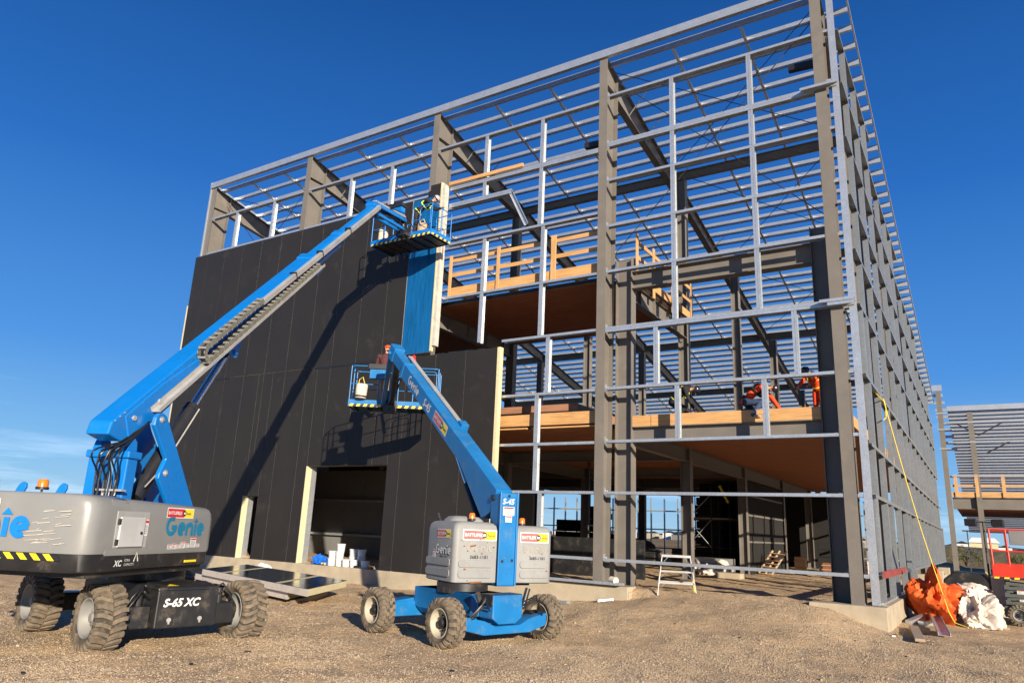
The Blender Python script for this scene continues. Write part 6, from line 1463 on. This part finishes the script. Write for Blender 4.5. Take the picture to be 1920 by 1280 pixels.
for x in (-0.32, 0.38):
    mb = MB(); mb.frame_box((x, 27.2, 2.84), (0.96, -0.28, 0), (0.28, 0.96, 0), (0, 0, 1), -0.17, 0.17, -0.08, 0.08, -0.11, 0.11); obj('lamp_head', mb, M['black_clean'], t, bevel=0.03)

# ---- inside the ground floor
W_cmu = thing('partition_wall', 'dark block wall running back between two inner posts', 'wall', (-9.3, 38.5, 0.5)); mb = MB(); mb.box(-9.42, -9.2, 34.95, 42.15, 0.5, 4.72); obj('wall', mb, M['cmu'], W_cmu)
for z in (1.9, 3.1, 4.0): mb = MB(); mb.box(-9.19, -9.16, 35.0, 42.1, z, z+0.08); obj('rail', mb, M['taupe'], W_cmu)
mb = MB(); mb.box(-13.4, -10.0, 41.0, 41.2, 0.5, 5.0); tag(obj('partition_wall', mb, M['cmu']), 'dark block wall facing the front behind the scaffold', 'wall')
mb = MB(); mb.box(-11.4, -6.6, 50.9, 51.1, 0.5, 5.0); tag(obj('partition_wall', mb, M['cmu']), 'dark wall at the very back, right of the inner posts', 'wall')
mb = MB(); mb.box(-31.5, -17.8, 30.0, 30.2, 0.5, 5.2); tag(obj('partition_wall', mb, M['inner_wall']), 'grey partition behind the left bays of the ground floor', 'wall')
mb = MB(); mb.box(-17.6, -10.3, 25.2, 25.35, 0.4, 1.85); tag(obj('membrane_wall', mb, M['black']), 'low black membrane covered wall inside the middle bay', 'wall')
sf = thing('scaffold', 'dark tube scaffold with cross braces inside the ground floor', 'scaffold', (-11.4, 36.5, 0.5))
for x in (-12.4, -11.2, -10.3):
    for y in (36.0, 37.2): mb = MB(); mb.cyl((x, y, 0.5), (x, y, 4.6), 0.03, 8); obj('standard', mb, M['black'], sf)
for z in (1.6, 2.9, 4.1):
    for y in (36.0, 37.2): mb = MB(); mb.cyl((-12.5, y, z), (-10.2, y, z), 0.024, 8); obj('ledger', mb, M['black'], sf)
for a, b in (((-12.4, 1.6), (-11.2, 2.9)), ((-11.2, 1.6), (-12.4, 2.9)), ((-12.4, 2.9), (-11.2, 4.1))): mb = MB(); mb.cyl((a[0], 35.96, a[1]), (b[0], 35.96, b[1]), 0.018, 6); obj('brace', mb, M['galv'], sf)
mb = MB(); mb.box(-12.5, -10.2, 36.0, 37.2, 2.95, 3.0); obj('platform', mb, M['oldwood'], sf)
mb = MB(); mb.beam((-10.6, 35.5, 4.5), (-10.2, 35.5, 3.7), 0.14, 0.1); tag(obj('yellow_brace', mb, M['yellow']), 'yellow painted arm leaning high beside the scaffold', 'brace')
t = thing('panel_bundle', 'long bundle of white liner panels wrapped in torn film on the ground inside', 'bundle', (-10.0, 33.2, 0.5))
mb = MB(); mb.box(-11.2, -9.55, 32.8, 34.0, 0.62, 1.18); obj('panels', mb, M['inner_wall'], t)
for k in range(6): mb = MB(); mb.box(-11.22, -9.54, 32.78, 32.80, 0.65+k*0.09, 0.72+k*0.09); obj('panel_edge', mb, M['galv'], t)
for i, (x, sx) in enumerate(((-10.9, .45), (-9.8, .4))):
    o = crumple('torn_film', (x, 32.75, 0.72), sx, 0.3, 0.32, M['plastic'], 50+i, 0.5, 3); tag(o, ('torn white film over the left end of the panel bundle', 'torn white film over the right end of the panel bundle')[i], 'plastic film')
mb = MB(); mb.box(-9.5, -8.3, 30.2, 30.9, 0.45, 0.72); tag(obj('concrete_pad', mb, M['concrete'], bevel=0.02), 'small concrete pad on the gravel inside the open bay', 'pad')
tag(crumple('plastic_bag', (-9.55, 29.9, 0.68), 0.28, 0.24, 0.26, M['plastic'], 71, 0.5, 3), 'white plastic bag on the gravel before the concrete pad', 'bag')
pl = thing('pallet', 'light timber pallet leaning against the inner post', 'pallet', (-8.75, 36.8, 0.5))
for k in range(7): 
    q0 = Vector((-9.1, 36.6, 0.55)).lerp(Vector((-8.5, 36.9, 1.55)), k/6.5); mb = MB(); mb.beam(q0+Vector((-0.15, 0, 0)), q0+Vector((0.55, -0.1, -0.05)), 0.10, 0.02, (0.4, 0.2, 0.8)); obj('board', mb, M['timber_x'], pl)
for d in (-0.12, 0.2, 0.5): mb = MB(); mb.beam((-9.1+d, 36.68, 0.52), (-8.45+d, 36.95, 1.6), 0.05, 0.08); obj('bearer', mb, M['oldwood'], pl)
for i, (x, y, w_, h_, lab) in enumerate(((-20.6, 43.0, 1.3, 3.2, 'tall dark stack behind the left posts of the ground floor'), (-14.2, 48.0, 1.2, 2.0, 'dark stack of material far inside, left of the scaffold'), (-12.0, 38.6, 1.4, 3.6, 'tall dark stack of blocks behind the scaffold'), (-7.4, 45.0, 1.0, 1.7, 'dark stack standing behind the rusty bars'), (-24.5, 47.0, 2.2, 2.6, 'broad dark stack far back at the left inside'))):
    t = thing('block_stack', lab, 'stack', (x, y, 0.5))
    for k in range(int(h_/0.4)):
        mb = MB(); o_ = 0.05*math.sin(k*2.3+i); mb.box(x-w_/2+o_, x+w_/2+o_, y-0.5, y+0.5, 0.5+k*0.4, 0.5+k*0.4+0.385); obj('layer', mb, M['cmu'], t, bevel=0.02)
for i, (x, y) in enumerate(((-13.4, 27.0), (-21.2, 34.7), (-13.6, 42.4), (-6.4, 50.0), (-21.0, 42.4))):
    mb = MB(); mb.cyl((x, y, 0.5), (x, y, 4.85), 0.055, 10); mb.box(x-0.12, x+0.12, y-0.12, y+0.12, 4.85, 4.87); mb.box(x-0.12, x+0.12, y-0.12, y+0.12, 0.5, 0.52)
    tag(obj('shoring_post', mb, M['black'], smooth=40), 'slim dark steel prop standing ' + ('behind the middle bay between floor and soffit', 'far left inside, nearest the dirt heap', 'behind the tall blocks by the scaffold', 'far back right of the inner posts', 'beside the tall dark stack at the left')[i], 'prop', 'props under the floor')
rr_ = random.Random(8)
tag(crumple('dirt_pile', (-18.2, 40.5, 0.5), 2.2, 2.5, 1.3, M['dirt'], 4, 0.3, 4, 3.0), 'heap of brown dirt at the left inside the ground floor', 'dirt pile'); tag(crumple('dirt_pile', (-12.6, 46.5, 0.5), 1.9, 1.8, 0.75, M['dirt'], 14, 0.3, 4, 3.0), 'lower dark heap beyond the scaffold', 'dirt pile')
for i, (x, y, w_, d_, h_, mk, lab) in enumerate(((-15.6, 38.0, 1.7, 0.8, 0.85, 'black', 'black crate standing in the shade left of the step ladder'), (-13.4, 38.6, 1.3, 0.8, 0.95, 'black', 'dark crate right behind the step ladder'), (-7.6, 38.2, 0.5, 0.4, 0.85, 'timber_x', 'light timber box right of the leaning pallet'), (-6.6, 40.2, 0.7, 0.5, 0.6, 'rust', 'rusty tangle of bars right of the timber box'), (-5.4, 41.0, 0.8, 0.6, 0.75, 'plastic', 'white covered heap near the dark right post'))):
    t = thing('site_crate' if mk != 'plastic' else 'covered_heap', lab, 'crate', (x, y, 0.5)); mb = MB(); mb.box(x-w_/2, x+w_/2, y-d_/2, y+d_/2, 0.5, 0.5+h_); obj('body', mb, M[mk], t, bevel=0.04)
    mb = MB()
    for k in range(3): mb.box(x-w_/2-0.02, x+w_/2+0.02, y-d_/2-0.03, y-d_/2-0.005, 0.56+k*h_/3, 0.60+k*h_/3)
    obj('slat', mb, M['oldwood' if mk != 'black' else 'black_clean'], t)
sw = thing('saw_horse', 'dark work trestle with rails left of the step ladder inside', 'trestle', (-15.4, 35.6, 0.5))
for z in (1.25, 0.9): mb = MB(); mb.box(-17.2, -13.6, 35.5, 35.62, z, z+0.09); obj('rail', mb, M['black'], sw)
for x in (-17.0, -15.8, -14.7, -13.8): mb = MB(); mb.box(x, x+0.08, 35.63, 35.70, 0.5, 1.3); obj('leg', mb, M['black'], sw)

# things carried in the platforms
def tool_bag(lab, c, w_, h_, mk):
    t = thing('tool_bag', lab, 'bag', c); c = Vector(c); mb = MB(); mb.lathe([(0, 0), (0, w_*0.46), (0.02, w_*0.5), (h_*0.9, w_*0.52), (h_, w_*0.48), (h_*0.97, w_*0.40), (h_*0.8, w_*0.38), (h_*0.8, 0)], c, (0.06, 0, 1), 18); obj('bag', mb, M[mk], t, smooth=45)
    mb = MB(); mb.tube([c+Vector((-w_*0.4, 0, h_*.95)), c+Vector((-w_*0.25, -0.02, h_*1.35)), c+Vector((w_*0.1, 0, h_*1.5)), c+Vector((w_*0.4, 0, h_*.95))], 0.012, 6); obj('handle', mb, M['rope'], t)
    mb = MB(); mb.lathe([(0.0, w_*0.47), (0.05, w_*0.515), (0.09, w_*0.52)], c, (0.06, 0, 1), 18); obj('base_band', mb, M['black_clean'], t, smooth=45)
tool_bag('cream canvas bucket bag hanging in the left end of the lower lift platform', sc((-16.72, 16.98, 5.93)), 0.36, 0.46, 'canvas')
tool_bag('white canvas bag standing in the left end of the high lift platform', (-18.35, 19.0, 12.32), 0.36, 0.6, 'canvas'); tool_bag('tan tool bag standing by the worker in the high lift platform', (-16.35, 18.93, 12.3), 0.38, 0.42, 'cloth_tan')
mb = MB(); c_ = sc((-15.15, 17.75, 6.95)); mb.beam(c_+Vector((0.12, 0, -0.35)), c_+Vector((-0.12, 0, 0.45)), 0.05, 0.10); tag(obj('red_bar', mb, M['red'], bevel=0.008), 'red bar standing up slantwise from the lower lift platform', 'bar')

# ---- far background
sh = thing('white_shed', 'white gabled shed far off, seen through the ground floor', 'shed', (-172, 400, 0)); mb = MB(); mb.box(-174.5, -169.5, 396, 404, -1, 4.2); obj('wall', mb, M['white'], sh); mb = MB(); mb.prism([(-2.7, 4.2), (2.7, 4.2), (0, 6.0)], (-172, 400, 0), (1,0,0), (0,0,1), (0,1,0), -4.2, 4.2); obj('roof', mb, M['white'], sh)
mb = MB(); mb.box(-173.0, -172.4, 395.9, 395.99, 2.6, 3.3); obj('vent', mb, M['black_clean'], sh)
mb = MB(); rr_ = random.Random(21)
for i in range(170):
    a = R(-52)+R(66)*rr_.random(); d = 620+330*rr_.random(); x, y = d*math.sin(a), d*math.cos(a); w_, h_ = 5+7*rr_.random(), 3+3.5*rr_.random(); mb.mat(rr_.randrange(3))
    mb.box(x-w_/2, x+w_/2, y-4, y+4, -2, h_); mb.mat(3); mb.prism([(-w_/2-.3, h_), (w_/2+.3, h_), (0, h_+1.8)], (x, y, 0), (1,0,0), (0,0,1), (0,1,0), -4.3, 4.3)
o = stuff(obj('distant_houses', mb, [M['white'], M['inner_wall'], M['concrete'], M['black']])); tag(o, 'far line of small houses along the horizon', 'houses')
def shrub(x, y, h, lab, seed):
    t = thing('shrub', lab, 'shrub', (x, y, gzf(x, y))); rr = random.Random(seed); z0 = gzf(x, y)
    mb = MB()
    for i in range(7): a = 6.28*rr.random(); mb.tube([(x, y, z0), (x+0.3*h*math.cos(a)*.5, y+0.3*h*math.sin(a)*.5, z0+h*.4), (x+0.5*h*math.cos(a), y+0.5*h*math.sin(a), z0+h*(.6+.3*rr.random()))], [0.04*h, 0.025*h, 0.008*h], 5)
    obj('branches', mb, M['bark'], t); mb = MB()
    cl = [(rr.gauss(0, .36)*h, rr.gauss(0, .3)*h, h*(.3+.55*rr.random()), h*(.12+.16*rr.random())) for i in range(16)]
    for i in range(900):
        c = cl[rr.randrange(16)]; d = Vector((rr.gauss(0, 1), rr.gauss(0, 1), rr.gauss(0, 1))).normalized()*c[3]*(.5+.6*rr.random()); p = Vector((x, y, z0))+Vector(c[:3])+d; p.z = max(p.z, z0+0.05); s_ = h*0.035*(.6+.9*rr.random()); u_ = Vector((rr.gauss(0, 1), rr.gauss(0, 1), rr.gauss(0, 1))).normalized(); v_ = u_.orthogonal().normalized()
        mb.add([p-u_*s_, p+v_*s_*.6, p+u_*s_, p-v_*s_*.6], [(0, 1, 2, 3)])
    obj('leaves', mb, M['leaf'], t)
for i, (x, y, h, lab) in enumerate(((-2.2, 108, 2.4, 'dark bushy shrub straight beyond the gap at the right'), (3.5, 118, 1.9, 'lower shrub behind the red lift rails'), (9, 126, 2.6, 'far shrub at the right edge behind the wing'), (-6, 130, 1.6, 'small far shrub by the end of the wall'))): shrub(x, y, h, lab, 60+i)
mb = MB(); mb.box(-14, 26, 150, 178, -3, 1.3); 
def bank():
    P = []; n = 60; rr = random.Random(5)
    for i in range(n+1):
        x = -40+i*1.6
        for (dy, z) in ((0, -0.2), (6, 1.2+0.5*math.sin(i*.5)), (16, 2.0+0.6*math.sin(i*.31+1)), (40, -1)): P.append((x, 140+dy, z+0.3*rr.random()))
    mb = MB(); mb.add(P, [(i*4+k, (i+1)*4+k, (i+1)*4+k+1, i*4+k+1) for i in range(n) for k in range(3)]); struct(obj('grass_bank', mb, paint('dry grass bank', (0.13, 0.105, 0.05), 0.95, 0, 0.45, 0.5, fine=8, bump=0.6), smooth=60))
bank()
fs = thing('yellow_roofed_house', 'pale yellow low house on the skyline right of the wall end', 'house', (-1.0, 300, 0)); mb = MB(); mb.box(-4.5, 3.5, 296, 304, 0, 4.6); obj('wall', mb, M['foam'], fs); mb = MB(); mb.prism([(-4.6, 4.6), (4.6, 4.6), (3.2, 6.2), (-3.2, 6.2)], (-0.5, 300, 0), (1,0,0), (0,0,1), (0,1,0), -4.5, 4.5); obj('roof', mb, M['white'], fs)
